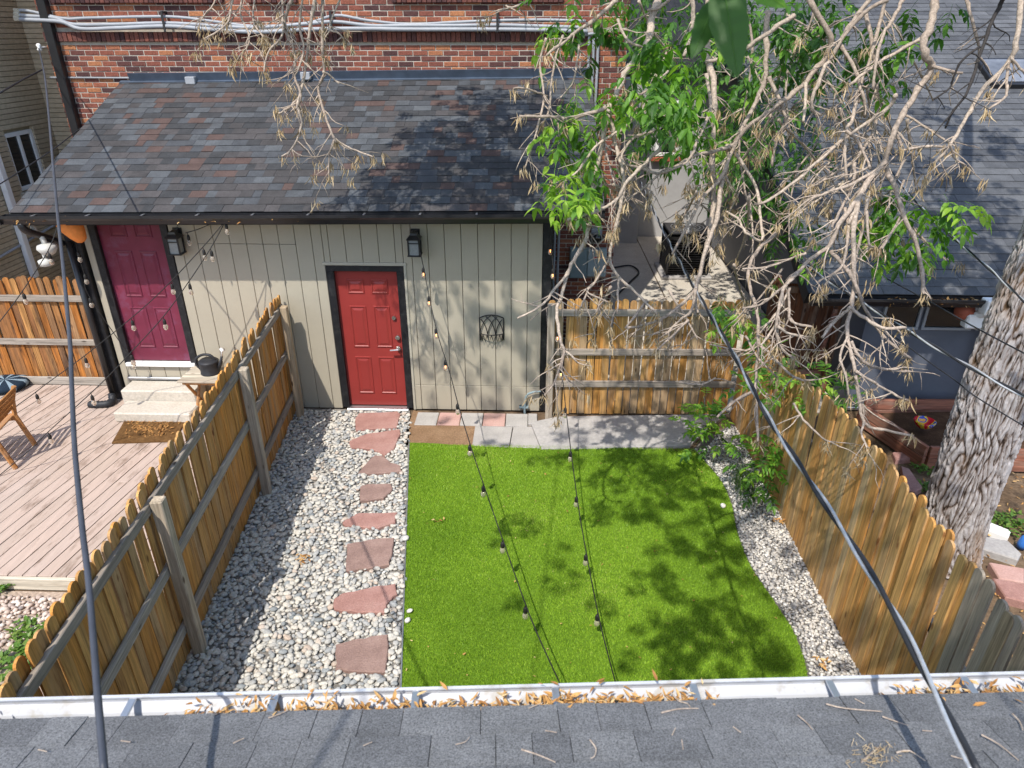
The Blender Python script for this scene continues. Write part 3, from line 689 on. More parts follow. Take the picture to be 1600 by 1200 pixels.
# pipes running down at the right end
for i, px in enumerate((921, 928, 935)):
    p = aty(px, 60, YB - .05); q = aty(px, 48, YB - .07)
    conduit([(p.x - .25 + .05 * i, YB - .1, p.z + .05), (p.x - .05, YB - .08, p.z + .045), (p.x, YB - .06, p.z - .1), (p.x, YB - .05, 3.0), (p.x, YB - .05, 2.75), (p.x - .05, YB - .05, 2.45), (p.x - .40, YB - .06, 2.05), (p.x - .46, YB - .06, 1.85), (p.x - .46, YB - .06, .4)], .02)
b = MB(); b.tube([aty(78, 121, YB - .02), aty(160, 121.5, YB - .02), aty(300, 122, YB - .02), aty(450, 123, YB - .02)], .011, 6); b.build('conduit', m_pvc, bb)
for px, py in ((303, 125), (481, 118)):
    p = aty(px, py, YB); b = MB(); b.cbox(p.x - .07, p.x + .07, YB - .14, YB - .001, p.z - .05, p.z + .05, .008); b.build('junction_box', m_pvc, bb)
conduit([aty(577, 132, YB - .1), aty(600, 138, YB - .12), aty(640, 141, YB - .12), aty(720, 142, YB - .12), aty(830, 143, YB - .12)], .014)
b = MB(); pt = aty(62, 0, YB - .06); b.cbox(-6.93, -6.81, YB - .12, YB - .004, 1.5, 6, .008); b.build('downspout', m_blackmetal, bb, 'black square downspout at the left end')
# electrical gear on the right end wall, each its own thing
def gear(name, px0, py0, px1, py1, dep, mat, lb, cat, extra=None):
    p = aty(px0, py0, YB - dep); q = aty(px1, py1, YB - dep); e = empty(name, ((p.x + q.x) / 2, YB - dep / 2, q.z), lb, cat)
    b = MB(); b.cbox(p.x, q.x, YB - dep, YB - .004, q.z, p.z, .008); b.build('case', mat, e)
    b = MB(); b.cbox(p.x + .012, q.x - .012, YB - dep - .012, YB - dep - .0005, q.z + .015, p.z - .02, .004); c = b.build('cover', mat, e)
    if extra: extra(e, p, q)
def mk_red(e, p, q):
    b = MB(); b.box(p.x + .09, q.x - .09, YB - .155, YB - .1535, p.z - .14, p.z - .11); b.build('warning_strip', paint('red_sticker', (.5, .04, .04)), e)
def mk_dial(e, p, q):
    b = MB(); c = Vector(((p.x + q.x) / 2, YB - .13, (p.z + q.z) / 2 - .02)); b.tube([c, c - Vector((0, .1, 0))], .085, 18); b.build('meter_collar', m_alu, e, smooth=False)
    b = MB(); b.tube([c - Vector((0, .1, 0)), c - Vector((0, .13, 0)), c - Vector((0, .15, 0))], [.075, .07, .04], 18); b.build('glass_dome', m_glass, e, smooth=True)
gear('breaker_cabinet', 891, 388, 917, 435, .12, m_elec, 'grey steel electric panel with a round badge, left of the two', 'cabinet')
gear('breaker_cabinet', 918.5, 390, 946, 433, .14, paint('light_steel_enclosure', (.30, .36, .38), .45, .1), 'paler grey steel panel with a red sticker under the meter', 'cabinet', extra=mk_red)
gear('electric_meter', 924, 356, 940, 380, .12, m_pvc, 'pale grey electric meter with a dark glass dial', 'meter', extra=mk_dial)

# ------------------------------------------------------------------ tan building at the left
tb_ = empty('tan_building', (-9, 9, 0), 'tan painted brick building at the left edge', 'building')
TX = -7.8; TY = 11.55
wy0, wy1, wz0, wz1 = 10.45, 11.10, 2.43, 3.26
b = MB(); b.box(-12, TX - .06, 8.75, TY, -.1, 8); b.box(-12, -6.2, TY + .05, 20, -.1, 8); b.build('wall_core', m_mortar if False else m_tan, tb_)
b = MB(); z = 0.0
while z < 7:
    b.tone = random.uniform(.02, 1)
    for (ya, yb) in (((8.75, wy0), (wy1, TY)) if wz0 - .05 < z < wz1 else ((8.75, TY),)):
        b.box(TX - .06, TX + random.uniform(-.0015, .0015), ya, yb, z, z + .062)
    b.box(TX - .06, -6.2, TY + .001, TY + .05, z, z + .062); z += .0705
b.build('brick_courses', m_tan, tb_, kind='stuff')
b = MB()
for (ya, yb, za, zb) in ((wy0, wy1, wz1 - .06, wz1), (wy0, wy1, wz0, wz0 + .06), (wy0, wy0 + .06, wz0 + .061, wz1 - .061), (wy1 - .06, wy1, wz0 + .061, wz1 - .061), ((wy0 + wy1) / 2 - .025, (wy0 + wy1) / 2 + .025, wz0 + .061, wz1 - .061)):
    b.cbox(TX - .08, TX - .03, ya, yb, za, zb, .004)
wn = b.build('window', m_white, tb_, 'white two pane window')
for ya, yb in ((wy0 + .06, (wy0 + wy1) / 2 - .025), ((wy0 + wy1) / 2 + .025, wy1 - .06)):
    b = MB(); b.box(TX - .0595, TX - .055, ya, yb, wz0 + .06, wz1 - .06); b.build('pane', m_glass, wn)
b = MB(); b.cbox(TX - .02, TX + .03, wy0 - .05, wy1 + .05, wz0 - .075, wz0 - .012, .006); b.build('window_sill', m_trim, tb_)
b = MB(); b.cbox(TX + .01, TX + .09, 10.02, 10.13, 1.2, 3.3, .01); b.build('downspout', m_white, tb_, 'white downspout beside the window')
p = atx(0, 402, TX + .02); q = atx(75, 358, TX + .02); b = MB(); b.tube([p - (q - p) * .6, p, q, q + (q - p) * .2], .02, 8); b.build('conduit', m_pvc, tb_)

# ------------------------------------------------------------------ fences
def picket_mesh(nm, w_, h, th, mat, top='round'):
    b = MB(); n = 5
    prof = [(-w_ / 2, 0), (w_ / 2, 0), (w_ / 2, h - w_ * .45)]
    if top == 'round': prof += [(w_ / 2 * math.cos(a), h - w_ * .45 + w_ * .45 * math.sin(a)) for a in [math.pi * k / 8 for k in range(1, 8)]]
    else: prof += [(w_ * .26, h), (-w_ * .26, h)]
    prof += [(-w_ / 2, h - w_ * .45)]
    n = len(prof); vs = [(x, 0, z) for x, z in prof] + [(x, th, z) for x, z in prof]
    b.add(vs, [tuple(range(n)), tuple(range(n, 2 * n))[::-1]] + [((j + 1) % n, j, n + j, n + (j + 1) % n) for j in range(n)])
    me = b.mesh(nm); me.materials.append(mat); return me
def fence(name, a, c, h, mat, railmat, lb, pw=.094, th=.017, railside=-1, rails=(.35, .95, 1.45), posts=(), postside=-1, gap=.003, hvar=.012, zbase=0.0, lean=.012, showrails=True, posth=None, railrot=True, hfun=None, farmat=None, nearmat=None):
    """pickets from a to c; local x along the fence, local -y its rail side when railside=-1"""
    a = Vector((a[0], a[1], zbase)); c = Vector((c[0], c[1], zbase)); d = (c - a).normalized(); L = (c - a).length
    ang = math.atan2(d.y, d.x); Fm = T(a) @ Matrix.Rotation(ang, 4, 'Z')
    e = empty(name, a.lerp(c, .5), lb, 'fence'); pm = picket_mesh('picket', pw, h, th, mat)
    x = pw / 2; alt = []; alt2 = []
    while x < L:
        hs = 1 + random.uniform(-hvar, hvar) if hfun is None else hfun(x) * (1 + random.uniform(-hvar, hvar))
        pmx = pm
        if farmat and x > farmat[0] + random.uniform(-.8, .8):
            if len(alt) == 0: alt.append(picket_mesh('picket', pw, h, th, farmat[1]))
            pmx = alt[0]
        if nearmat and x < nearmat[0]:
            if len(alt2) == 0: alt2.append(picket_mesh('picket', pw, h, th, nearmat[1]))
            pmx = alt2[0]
        inst('picket', pmx, e, Fm @ T((x, random.uniform(0, .004), random.uniform(-.01, .01))) @ Matrix.Rotation(random.uniform(-lean, lean), 4, 'Y') @ Matrix.Rotation(random.uniform(-.012, .012), 4, 'X') @ SC(1 * random.uniform(.95, 1.0), 1, hs))
        x += pw + gap + random.uniform(-.001, .003)
    def along(x0, x1, y0, y1, z0, z1, nm, mt):
        b = MB(); b.cbox(0, x1 - x0, 0, y1 - y0, 0, z1 - z0, .006); me = b.mesh(nm); me.materials.append(mt); return inst(nm, me, e, Fm @ T((x0, y0, z0)))
    s0 = (-.040, -.002) if railside < 0 else (th + .006, th + .044)
    for zr in rails:
        cuts = [0] + list(posts) + [L] if len(posts) > 1 and railside == postside else [0, L]
        cuts = sorted(set(cuts))
        for x0, x1 in zip(cuts[:-1], cuts[1:]):
            if x1 - x0 > .05: along(x0 + .002, x1 - .002, s0[0], s0[1], zr, zr + .088, 'rail', railmat)
    for xp in posts:
        ph = posth or h - .1
        y0, y1 = (s0[0] - .091, s0[0] - .001) if postside < 0 else (s0[1] + .001, s0[1] + .091)
        b = MB(); b.cbox(0, .092, 0, y1 - y0, -.05, ph, .008); me = b.mesh('post'); me.materials.append(m_post); inst('post', me, e, Fm @ T((xp - .046, y0, 0)))
    return e
# left fence: pickets towards the deck, rails and posts towards the pebbles
fa = Vector((fence_x(2.0) - .05, 2.0, 0)); fb = Vector((fence_x(8.12) - .05, 8.12, 0))
dl = (fb - fa).length; dy = (fb - fa).normalized()
def yat(Y): return (Y - 2.0) / dy.y
fence('wooden_fence', fa, fb, 1.67, m_picketl, m_rail, 'golden picket fence with grey rails between the deck and pebble bed', railside=-1, rails=(.26, .86, 1.46), posts=(yat(2.25), yat(4.02), yat(6.22), yat(7.98)), posth=1.56, pw=.09, gap=.0012, lean=.008)
# right fence: flat picket face towards the yard
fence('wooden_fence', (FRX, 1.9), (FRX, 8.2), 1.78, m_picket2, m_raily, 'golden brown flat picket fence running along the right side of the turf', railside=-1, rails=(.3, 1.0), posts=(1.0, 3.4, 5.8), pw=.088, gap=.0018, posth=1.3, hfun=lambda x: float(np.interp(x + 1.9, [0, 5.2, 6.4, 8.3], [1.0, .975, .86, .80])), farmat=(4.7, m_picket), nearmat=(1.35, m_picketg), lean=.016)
# back fence beside the shed
fence('wooden_fence', (.2, 8.16), (2.66, 8.22), 1.62, m_picket, m_rail, 'brown fence with three grey rails between shed and right fence', railside=-1, rails=(.42, .88, 1.42), posts=(.02,), pw=.094, gap=.006, posth=1.6)
# old stained fence beyond the deck
fence('wooden_fence', (-7.75, 8.62), (-5.9, 8.62), 1.68, m_oldpicket, m_rail, 'old orange stained fence with grey rails at the back of the deck', railside=-1, rails=(.12, .72, 1.36), posts=(), pw=.088, gap=.004, hvar=.02, lean=.02)

# ------------------------------------------------------------------ deck, steps, mat
dk = empty('deck', (-5.6, 6.5, 0), 'worn pink painted wooden deck left of the golden fence', 'deck')
DZ = .12
def fxd(y): return fence_x(y) - .16
dd = (atz(275, 685, DZ) - atz(42, 890, DZ)); dang = math.atan2(dd.x, dd.y)       # boards run a little off the fence line
bw = .138; x = -8.6; td = math.tan(dang); fs_ = (fxd(8) - fxd(5)) / 3
def ycross(xo): return 6.5 + (fxd(6.5) - xo) / (td - fs_)          # where a board edge meets the fence face
while x < -2.6:
    y0, y1 = 4.74, 8.55
    xs = lambda y, o=0: x + o + (y - 6.5) * td
    ya_, yb_ = ycross(x), ycross(x + bw - .010)
    segs = [(y0, y1)]
    if random.random() < .35: cut = random.uniform(5.6, 7.6); segs = [(y0, cut - .002), (cut + .002, y1)]
    for ya, yb in segs:
        top = min(yb, ya_)
        if top - ya < .04: continue
        P = [(xs(ya), ya)]
        if yb_ > ya: P.append((xs(ya, bw - .010), ya))
        else: P.append((fxd(ya), ya))
        if yb_ > top: P.append((xs(top, bw - .010), top))
        else:
            if yb_ > ya: P.append((fxd(yb_), yb_))
            if top < ya_: P.append((fxd(top), top))
        P.append((xs(top) - (.002 if top == ya_ else 0), top))
        b = MB(); b.prism(P, DZ - .035, DZ + random.uniform(-.003, .002), .004); b.build('deck_board', m_deck, dk)
    x += bw
b = MB(); b.prism([(-8.6, 4.8), (fxd(4.8) - .02, 4.8), (fxd(8.5) - .02, 8.5), (-8.6, 8.5)], -.02, DZ - .04); b.build('joist_base', m_dark, dk)
b = MB(); b.cbox(-8.6, fxd(4.7) - .005, 4.70, 4.737, -.02, DZ - .005, .006); b.build('fascia_board', m_bench, dk, 'bleached board along the near edge')
b = MB(); b.cbox(-7.75, -5.9, 8.553, 8.58, DZ, DZ + .12, .006); b.build('kick_board', m_rail, dk)
st = empty('concrete_steps', (-4.9, 7.85, DZ), 'two pale concrete steps below the maroon door', 'steps')
b = MB(); b.cbox(-5.42, -4.42, 7.88, YW - .035, DZ, .40, .018); b.build('step', m_conc2, st)
b = MB(); b.cbox(-5.36, -4.36, 7.53, 7.879, DZ, .26, .018); b.build('step', m_conc2, st)
p = [atz(*q, DZ) for q in ((175, 694), (272, 691), (291, 659), (195, 659))]
b = MB(); b.prism([(q.x, q.y) for q in p], DZ + .003, DZ + .022, .004); b.build('door_mat', m_coir, None, 'brown coir door mat littered with debris below the steps', 'door mat')
mat_c = sum(p, Vector()) / 4
b = MB()
for _ in range(170):
    q = p[0].lerp(p[1], random.random()).lerp(p[3].lerp(p[2], random.random()), random.uniform(.25, 1)); b.tone = random.uniform(.02, .45)
    b.leaf(q + Vector((0, 0, .02 + random.uniform(.006, .02))), Vector((random.uniform(-1, 1), random.uniform(-1, 1), random.uniform(-.2, .2))), Vector((0, 0, 1)), random.uniform(.03, .07), random.uniform(.01, .025))
b.build('mat_debris', m_dry, None, 'dry leaf litter scattered over the coir door mat', 'leaf litter', kind='stuff')

# ------------------------------------------------------------------ neighbour's house at the right
YN = 8.42
nh = empty('neighbour_house', (8, 12, 0), 'dark slate house with a grey shingle roof at the right', 'house')
b = MB(); b.box(4.27, 13, YN, 20, -.1, 1.7); b.box(4.27, 13, 10.5, 20, 1.7, 2.6); b.build('wall', m_slate, nh)
b = MB(); b.cbox(4.25, 13, YN - .03, YN - .001, 0, .045, .006); b.build('base_strip', m_alu, nh)
NE = Vector((3.33, 7.98, 1.80)); na = R(27)
nv = Vector((0, math.cos(na), math.sin(na))); nn = Vector((1, 0, 0)).cross(nv)
NF = Matrix(((1, nv.x, nn.x, NE.x), (0, nv.y, nn.y, NE.y), (0, nv.z, nn.z, NE.z), (0, 0, 0, 1)))
b = MB(); b.box(0, 10, .01, 10.5, -.12, -.003, NF); nroof = b.build('roof', m_black, nh, 'sloping grey shingle roof')
shingle_field(nroof, NF, 9.4, 10.3, .143, (.22, .28, .34, .4), m_neigh_sh, lambda p: p.y + .3 * max(0, p.x - 6), clip=lambda u, v: 3.33 + u < .74 * (7.98 + v * .89) + 1.2)
b = MB(); b.extrude_x(kgutter(NE.y - .004, NE.z - .012), NE.x - .02, 13); b.box(NE.x - .019, NE.x - .015, NE.y - .127, NE.y - .006, NE.z - .114, NE.z - .015); ng = b.build('gutter', m_blackmetal, nh)
b = MB(); b.box(-.05, -.001, -.0, 10.5, -.16, .02, NF); b.build('rake_board', m_black, nh)
for wx0, wx1 in ((4.45, 4.93), (4.97, 5.60), (5.66, 6.3)):
    b = MB(); z0, z1 = 1.19, 1.66
    for q in ((wx0, wx1, z0, z0 + .035), (wx0, wx1, z1 - .035, z1), (wx0, wx0 + .035, z0 + .0355, z1 - .0355), (wx1 - .035, wx1, z0 + .0355, z1 - .0355)): b.cbox(q[0], q[1], YN - .035, YN - .001, q[2], q[3], .004)
    wf = b.build('window', m_pvc, nh); b = MB(); b.box(wx0 + .035, wx1 - .035, YN - .008, YN - .003, z0 + .035, z1 - .035); b.build('pane', m_glass, wf)
# white leader head and downspout at the corner
p = aty(1548, 475, 7.86); q = aty(1535, 500, 7.9)
b = MB(); b.cbox(p.x - .07, p.x + .16, 7.80, 7.95, 1.62, 1.80, .01); b.cbox(p.x - .14, p.x + .10, 7.96, 8.10, 1.38, 1.56, .02); b.tube([(p.x + .04, 7.9, 1.62), (p.x - .02, 8.03, 1.54)], .05, 8); b.tube([(p.x + .0, 8.05, 1.40), (p.x + .36, 8.3, 1.25), (p.x + .42, 8.34, .1)], .045, 8); b.build('leader_head', m_white, nh, 'white rain leader box and downspout')
p = aty(1575, 118, 12.2)
# skylight on the roof
def onroof(px, py):
    r = ray(px, py); t = ((NE - CAM).dot(nn)) / r.dot(nn); return CAM + r * t
sk = NF.inverted() @ onroof(1578, 120)
e = MB(); e.cbox(sk.x - .42, sk.x + .55, sk.y - .36, sk.y + .4, -.01, .09, .01, NF); so = e.build('skylight', m_blackmetal, nroof)
e = MB(); e.box(sk.x - .36, sk.x + .49, sk.y - .30, sk.y + .34, .091, .1, NF); e.build('glazing', paint('skylight_glass', (.16, .17, .19), .12, .5, 0, 2, .6), so)
# hanging terracotta pot
p = aty(1507, 487, 8.1)
b = MB(); b.lathe([(.02, -.11), (.06, -.10), (.10, -.06), (.115, 0), (.10, .06), (.07, .09), (.065, .1)], p, 18); pot = b.build('hanging_pot', m_terra, None, 'round terracotta pot hanging in front of the slate house window', 'pot', smooth=True)
b = MB(); b.tube([p + Vector((0, 0, .09)), p + Vector((0, 0, .3))], .004, 5); b.build('cord', m_cord, pot)
# dark wooden gate between the right fence and the house
g = empty('wooden_gate', (3.7, 8.9, 0), 'dark red brown wooden gate beside the slate house', 'gate')
x = 3.22
while x < 4.0:
    b = MB(); b.cbox(x, x + .098, 8.9, 8.92, .25, 1.62, .003); b.build('board', m_gate, g); x += .103
for xa in (3.16, 4.06):
    b = MB(); b.cbox(xa, xa + .09, 8.82, 8.93, 0, 1.75, .008); b.build('post', m_gate, g)
for za in (.28, 1.5):
    b = MB(); b.cbox(3.255, 4.055, 8.86, 8.898, za, za + .09, .006); b.build('rail', m_gate if za > 1 else m_planter, g)
b = MB(); b.tube([(3.95, 8.855, .4), (4.05, 8.84, 1.3)], .035, 6); b.build('brace', m_planter, g)
# pale stucco wing beyond the patio
wg = empty('stucco_house', (3, 18, 0), 'pale grey stucco house wall closing the alley behind the patio', 'house')
b = MB(); b.box(1.27, 12, 17.35, 20, -.1, 3.9); b.build('wall', m_stucco, wg)
b = MB(); b.add([(1.27, 17.0, 3.75), (12, 17.0, 3.75), (12, 21.5, 7.5), (1.27, 21.5, 7.5), (1.27, 17.0, 3.9), (12, 17.0, 3.9), (12, 21.5, 7.65), (1.27, 21.5, 7.65)], [(3, 2, 1, 0), (4, 5, 6, 7), (0, 1, 5, 4), (1, 2, 6, 5), (2, 3, 7, 6), (3, 0, 4, 7)]); b.build('roof', m_black, wg)  # black roof added to stand in for dark foliage and shadow above the wall
p = aty(1035, 300, 17.35)
b = MB()
for q in ((p.x - .28, p.x + .28, 1.95, 2.03), (p.x - .28, p.x + .28, 3.1, 3.18), (p.x - .28, p.x - .2, 2.031, 3.099), (p.x + .2, p.x + .28, 2.031, 3.099)): b.cbox(q[0], q[1], 17.28, 17.349, q[2], q[3], .008)
wf = b.build('window', m_white, wg); b = MB(); b.box(p.x - .2, p.x + .2, 17.335, 17.345, 2.03, 3.1); b.build('pane', m_glass, wf)
b = MB(); b.cbox(p.x - .36, p.x + .36, 17.22, 17.349, 1.84, 1.93, .01); b.build('window_sill', m_terra, wg)
b = MB(); b.cbox(1.95, 2.5, 16.7, 17.34, -.1, 3.7, .02); b.build('stucco_pier', m_stucco, wg)
# air conditioner
ac = empty('air_conditioner', (3.15, 14.4, 0), 'black louvred air conditioner unit on the rear patio', 'air conditioner')
ax0, ax1, ay0, ay1, az = 2.75, 3.6, 14.0, 14.85, .92
b = MB(); b.cbox(ax0 - .1, ax1 + .1, ay0 - .1, ay1 + .1, -.01, .07, .02); b.build('pad', m_conc, ac)
b = MB(); b.cbox(ax0 + .03, ax1 - .03, ay0 + .03, ay1 - .03, .07, az - .03, .01); b.build('core', m_dark, ac)
for i in range(15):
    zz = .11 + i * .05
    b = MB()
    for m_ in (T((0, 0, 0)),):
        b.box(ax0, ax1, ay0, ay0 + .028, zz, zz + .012); b.box(ax0, ax0 + .028, ay0 + .029, ay1, zz, zz + .012)
    b.build('louvre', m_blackmetal, ac)
b = MB()
for (xx, yy) in ((ax0 - .005, ay0 - .005), (ax1 - .035, ay0 - .005), (ax0 - .005, ay1 - .035), (ax1 - .035, ay1 - .035)): b.cbox(xx, xx + .04, yy, yy + .04, .071, az, .005)
b.build('corner_frame', m_blackmetal, ac)
b = MB(); b.cbox(ax0 - .01, ax1 + .01, ay0 - .01, ay1 + .01, az + .0005, az + .045, .012); b.build('lid', m_blackmetal, ac)
b = MB()
for r_ in (.1, .18, .26, .34): b.tube([((ax0 + ax1) / 2 + r_ * math.cos(a), (ay0 + ay1) / 2 + r_ * math.sin(a), az + .06) for a in np.linspace(0, 2 * math.pi, 25)], .008, 5)
b.build('fan_grille', m_alu, ac)
b = MB(); P = [atz(962, 463, .03), atz(985, 440, .03), atz(998, 425, .03), atz(985, 415, .03), atz(960, 418, .03), atz(940, 424, .03)]
b.tube(smoothline([(q.x, q.y, .03) for q in P], 6), .018, 6); b.build('garden_hose', m_rubber, None, 'black hose curled on the concrete patio behind the fence', 'hose', smooth=True)

# ------------------------------------------------------------------ near house: roof edge in the foreground
ea = atz(160, 1124, 2.5); eb = atz(1590, 1085, 2.5)
hu = (eb - ea).normalized(); hz = R(17)
back = Vector((hu.y, -hu.x, 0)); hv = (back * math.cos(hz) + Vector((0, 0, math.sin(hz)))).normalized()   # up the slope, towards the camera
h0 = ea - hu * 3.5
hn = (-hu).cross(hv)                                   # frame seen from the camera: u runs right to left
HF = Matrix(((-hu.x, hv.x, hn.x, 0), (-hu.y, hv.y, hn.y, 0), (-hu.z, hv.z, hn.z, 0), (0, 0, 0, 1)))
h1 = ea + hu * 7.0; HF = T(h1) @ HF
ho = empty('near_house', (0, 0, 0), 'near house with a grey shingle roof edge across the bottom', 'house')
b = MB(); b.box(0, 10.5, .012, 4.6, -.1, -.003, HF); hr = b.build('roof', m_black, ho, 'charcoal grey shingle roof strewn with dry twigs')
shingle_field(hr, HF, 10.5, 4.4, .145, (.13, .17, .21, .25), m_near_sh, lambda p: abs(p.x) + (6 if p.y < .6 else 0), th=.75)
b = MB(); b.box(0, 10.5, .3, 4.3, -2.6, -.5, T(h1) @ Matrix(((-hu.x, back.x, 0, 0), (-hu.y, back.y, 0, 0), (0, 0, 1, 0), (0, 0, 0, 1)))); b.build('wall', m_trim, ho)
# white gutter; its own frame: x along the eave, +y outwards to the yard
GF = T(h1 + Vector((0, 0, -.012))) @ Matrix(((-hu.x, back.x, 0, 0), (-hu.y, back.y, 0, 0), (0, 0, 1, 0), (0, 0, 0, 1)))
b = MB(); gp = kgutter(.03, 0, .138, .11); b.extrude_x(gp, 0, 10.5, GF)
hg = b.build('gutter', m_whitegut, ho, 'white aluminium gutter holding dry leaves')
b = MB(); b.box(0, 10.5, .031, .06, -.2, -.005, GF); b.build('fascia', m_white, ho)
b = MB(); b.box(.01, 10.49, -.052, .025, -.105, -.082, GF); b.build('sediment', m_mulch2, hg)
gx0 = (GF.inverted() @ atz(432, 1088, 2.5)).x
for i in range(-6, 14):
    xx = gx0 - i * .503
    if .1 < xx < 10.4: b = MB(); b.cbox(xx, xx + .026, -.1, .028, -.014, -.004, .002, GF); b.build('hanger', m_alu, hg)
m_jug = paint('aged_white_plastic', (.50, .49, .45), .6, .12, .1, 12)
# ------------------------------------------------------------------ things on and around the shed
def lantern(px, py, lb):
    c = aty(px, py, YW - .09); e = empty('wall_lantern', (c.x, YW - .05, c.z - .16), lb, 'lantern', 'black wall lanterns on the shed')
    b = MB(); b.cbox(c.x - .055, c.x + .055, YW - .022, YW - .001, c.z - .05, c.z + .14, .004); b.cbox(c.x - .03, c.x + .03, YW - .1, YW - .0225, c.z + .1, c.z + .13, .004); b.build('bracket', m_blackmetal, e)
    b = MB(); b.lathe([(.115, .045), (.118, .055), (.06, .095), (.055, .12), (.02, .125)], (c.x, YW - .12, c.z), 4, Matrix.Rotation(math.pi / 4, 4, 'Z')); b.build('cap', m_blackmetal, e)
    b = MB()
    for sx in (-1, 1):
        for sy in (-1, 1): b.box(c.x + sx * .066 - .008, c.x + sx * .066 + .008, YW - .12 + sy * .066 - .008, YW - .12 + sy * .066 + .008, c.z - .14, c.z + .044)
    b.box(c.x - .08, c.x + .08, YW - .2, YW - .04, c.z - .155, c.z - .141); b.box(c.x - .066, c.x + .066, YW - .192, YW - .186, c.z + .0, c.z + .012); b.build('cage', m_blackmetal, e)
    b = MB(); b.box(c.x - .058, c.x + .058, YW - .178, YW - .062, c.z - .14, c.z + .043); b.build('glass', m_lampglass, e)
lantern(275, 376, 'black wall lantern beside the maroon door')
lantern(648, 378, 'black wall lantern to the right above the red door')
# wire wall basket
p = aty(749, 492, YW - .01); q = aty(787, 528, YW - .01); x0, x1, z0, z1 = p.x, q.x, q.z, p.z
wb = empty('wire_wall_basket', ((x0 + x1) / 2, YW - .03, z0), 'black wire half basket with lattice arches on the beige siding', 'wall basket')
b = MB(); yy = YW - .012; cx = (x0 + x1) / 2; W_ = (x1 - x0) / 2
b.tube([(x0, yy, z0 - .03), (x0, yy, z1 - .04)], .008, 6); b.tube([(x1, yy, z0 - .03), (x1, yy, z1 - .04)], .008, 6)
b.tube([(cx + W_ * t, yy, z1 - .04 * t * t) for t in np.linspace(-1, 1, 9)], .008, 6); b.build('frame', m_blackmetal, wb)
b = MB(); Hh = z1 - z0
def top_z(x): return z1 - .04 * ((x - cx) / W_) ** 2 - .004
for s in (-1, -.33, .33):
    for m_ in (1, -1):
        L = []
        for t in np.linspace(0, math.pi / 2, 16):
            xx = cx + m_ * (s * W_ + W_ * 1.35 * (1 - math.cos(t))); zz = z0 + Hh * 1.02 * math.sin(t)
            if abs(xx - cx) > W_ or zz > top_z(xx): break
            L.append((xx, yy - .003 * (m_ + 2), zz))
        if len(L) > 2: b.tube(L, .006, 5)
b.build('lattice', m_blackmetal, wb)
b = MB(); b.tube([(cx + W_ * math.cos(a), yy - .08 * math.sin(a), z0 + .07) for a in np.linspace(0, math.pi, 15)], .007, 5)
for a, c_ in zip(np.linspace(0, math.pi, 9)[:-1], np.linspace(0, math.pi, 9)[1:]):
    m2 = (a + c_) / 2; b.tube([(cx + W_ * math.cos(a), yy - .08 * math.sin(a), z0 + .07), (cx + W_ * .93 * math.cos(m2), yy - .07 * math.sin(m2), z0 - .03), (cx + W_ * math.cos(c_), yy - .08 * math.sin(c_), z0 + .07)], .006, 5)
b.build('basket', m_blackmetal, wb)
# gas pipe stub at the wall foot
b = MB(); b.tube(smoothline([aty(820, 655, YW - .06), aty(820, 632, YW - .06), aty(823, 618, YW - .06), aty(832, 613, YW - .06), aty(845, 611, YW - .06)], 6), .016, 8); p = aty(818, 637, YW - .06); b.cbox(p.x - .06, p.x + .07, YW - .07, YW - .001, p.z - .012, p.z + .012, .004)
b.build('wall_pipe', m_elec, None, 'bent grey pipe stub low on the siding beside the back fence', 'pipe', smooth=True)
# bench under the watering can
bz = .66; bn = empty('folding_bench', (-4.22, 7.95, DZ), 'bleached slatted folding bench beside the concrete steps', 'bench')
for i in range(4): b = MB(); b.cbox(-4.50, -3.86, 7.66 + i * .115, 7.66 + i * .115 + .105, bz - .025, bz, .005); b.build('slat', m_bench, bn)
for sx in (-4.42, -3.96):
    b = MB(); b.tube([(sx, 7.7, bz - .03), (sx, 8.06, DZ)], .02, 6); b.build('leg', m_chair, bn); b = MB(); b.tube([(sx + .045, 8.06, bz - .03), (sx + .045, 7.7, DZ)], .02, 6); b.build('leg', m_chair, bn)
b = MB(); b.cbox(-4.46, -3.9, 7.70, 7.73, bz - .07, bz - .0255, .004); b.build('apron', m_chair, bn)
# watering can
c = Vector((-4.17, 7.92, bz)); wc = empty('watering_can', c, 'black plastic watering can with white rose on the slatted bench', 'watering can')
b = MB(); b.lathe([(.118, 0), (.124, .012), (.118, .02), (.122, .15), (.128, .165), (.12, .175), (.10, .19), (.03, .195)], c, 24); b.build('body', m_rubber, wc, smooth=True)
b = MB(); b.tube(smoothline([c + Vector(q) for q in ((.09, 0, .185), (.04, 0, .25), (-.06, 0, .255), (-.15, 0, .2), (-.165, 0, .12), (-.12, 0, .05))], 5), .017, 8); b.build('handle', m_rubber, wc, smooth=True)
b = MB(); b.tube([c + Vector((.09, 0, .05)), c + Vector((.15, -.005, .13)), c + Vector((.195, -.01, .245))], [.035, .024, .015], 10); b.build('spout', m_rubber, wc, smooth=True)
b = MB(); b.tube([c + Vector((.195, -.01, .245)), c + Vector((.21, -.015, .31)), c + Vector((.225, -.02, .345))], [.012, .013, .035], 10); b.build('rose', m_white, wc, smooth=True)
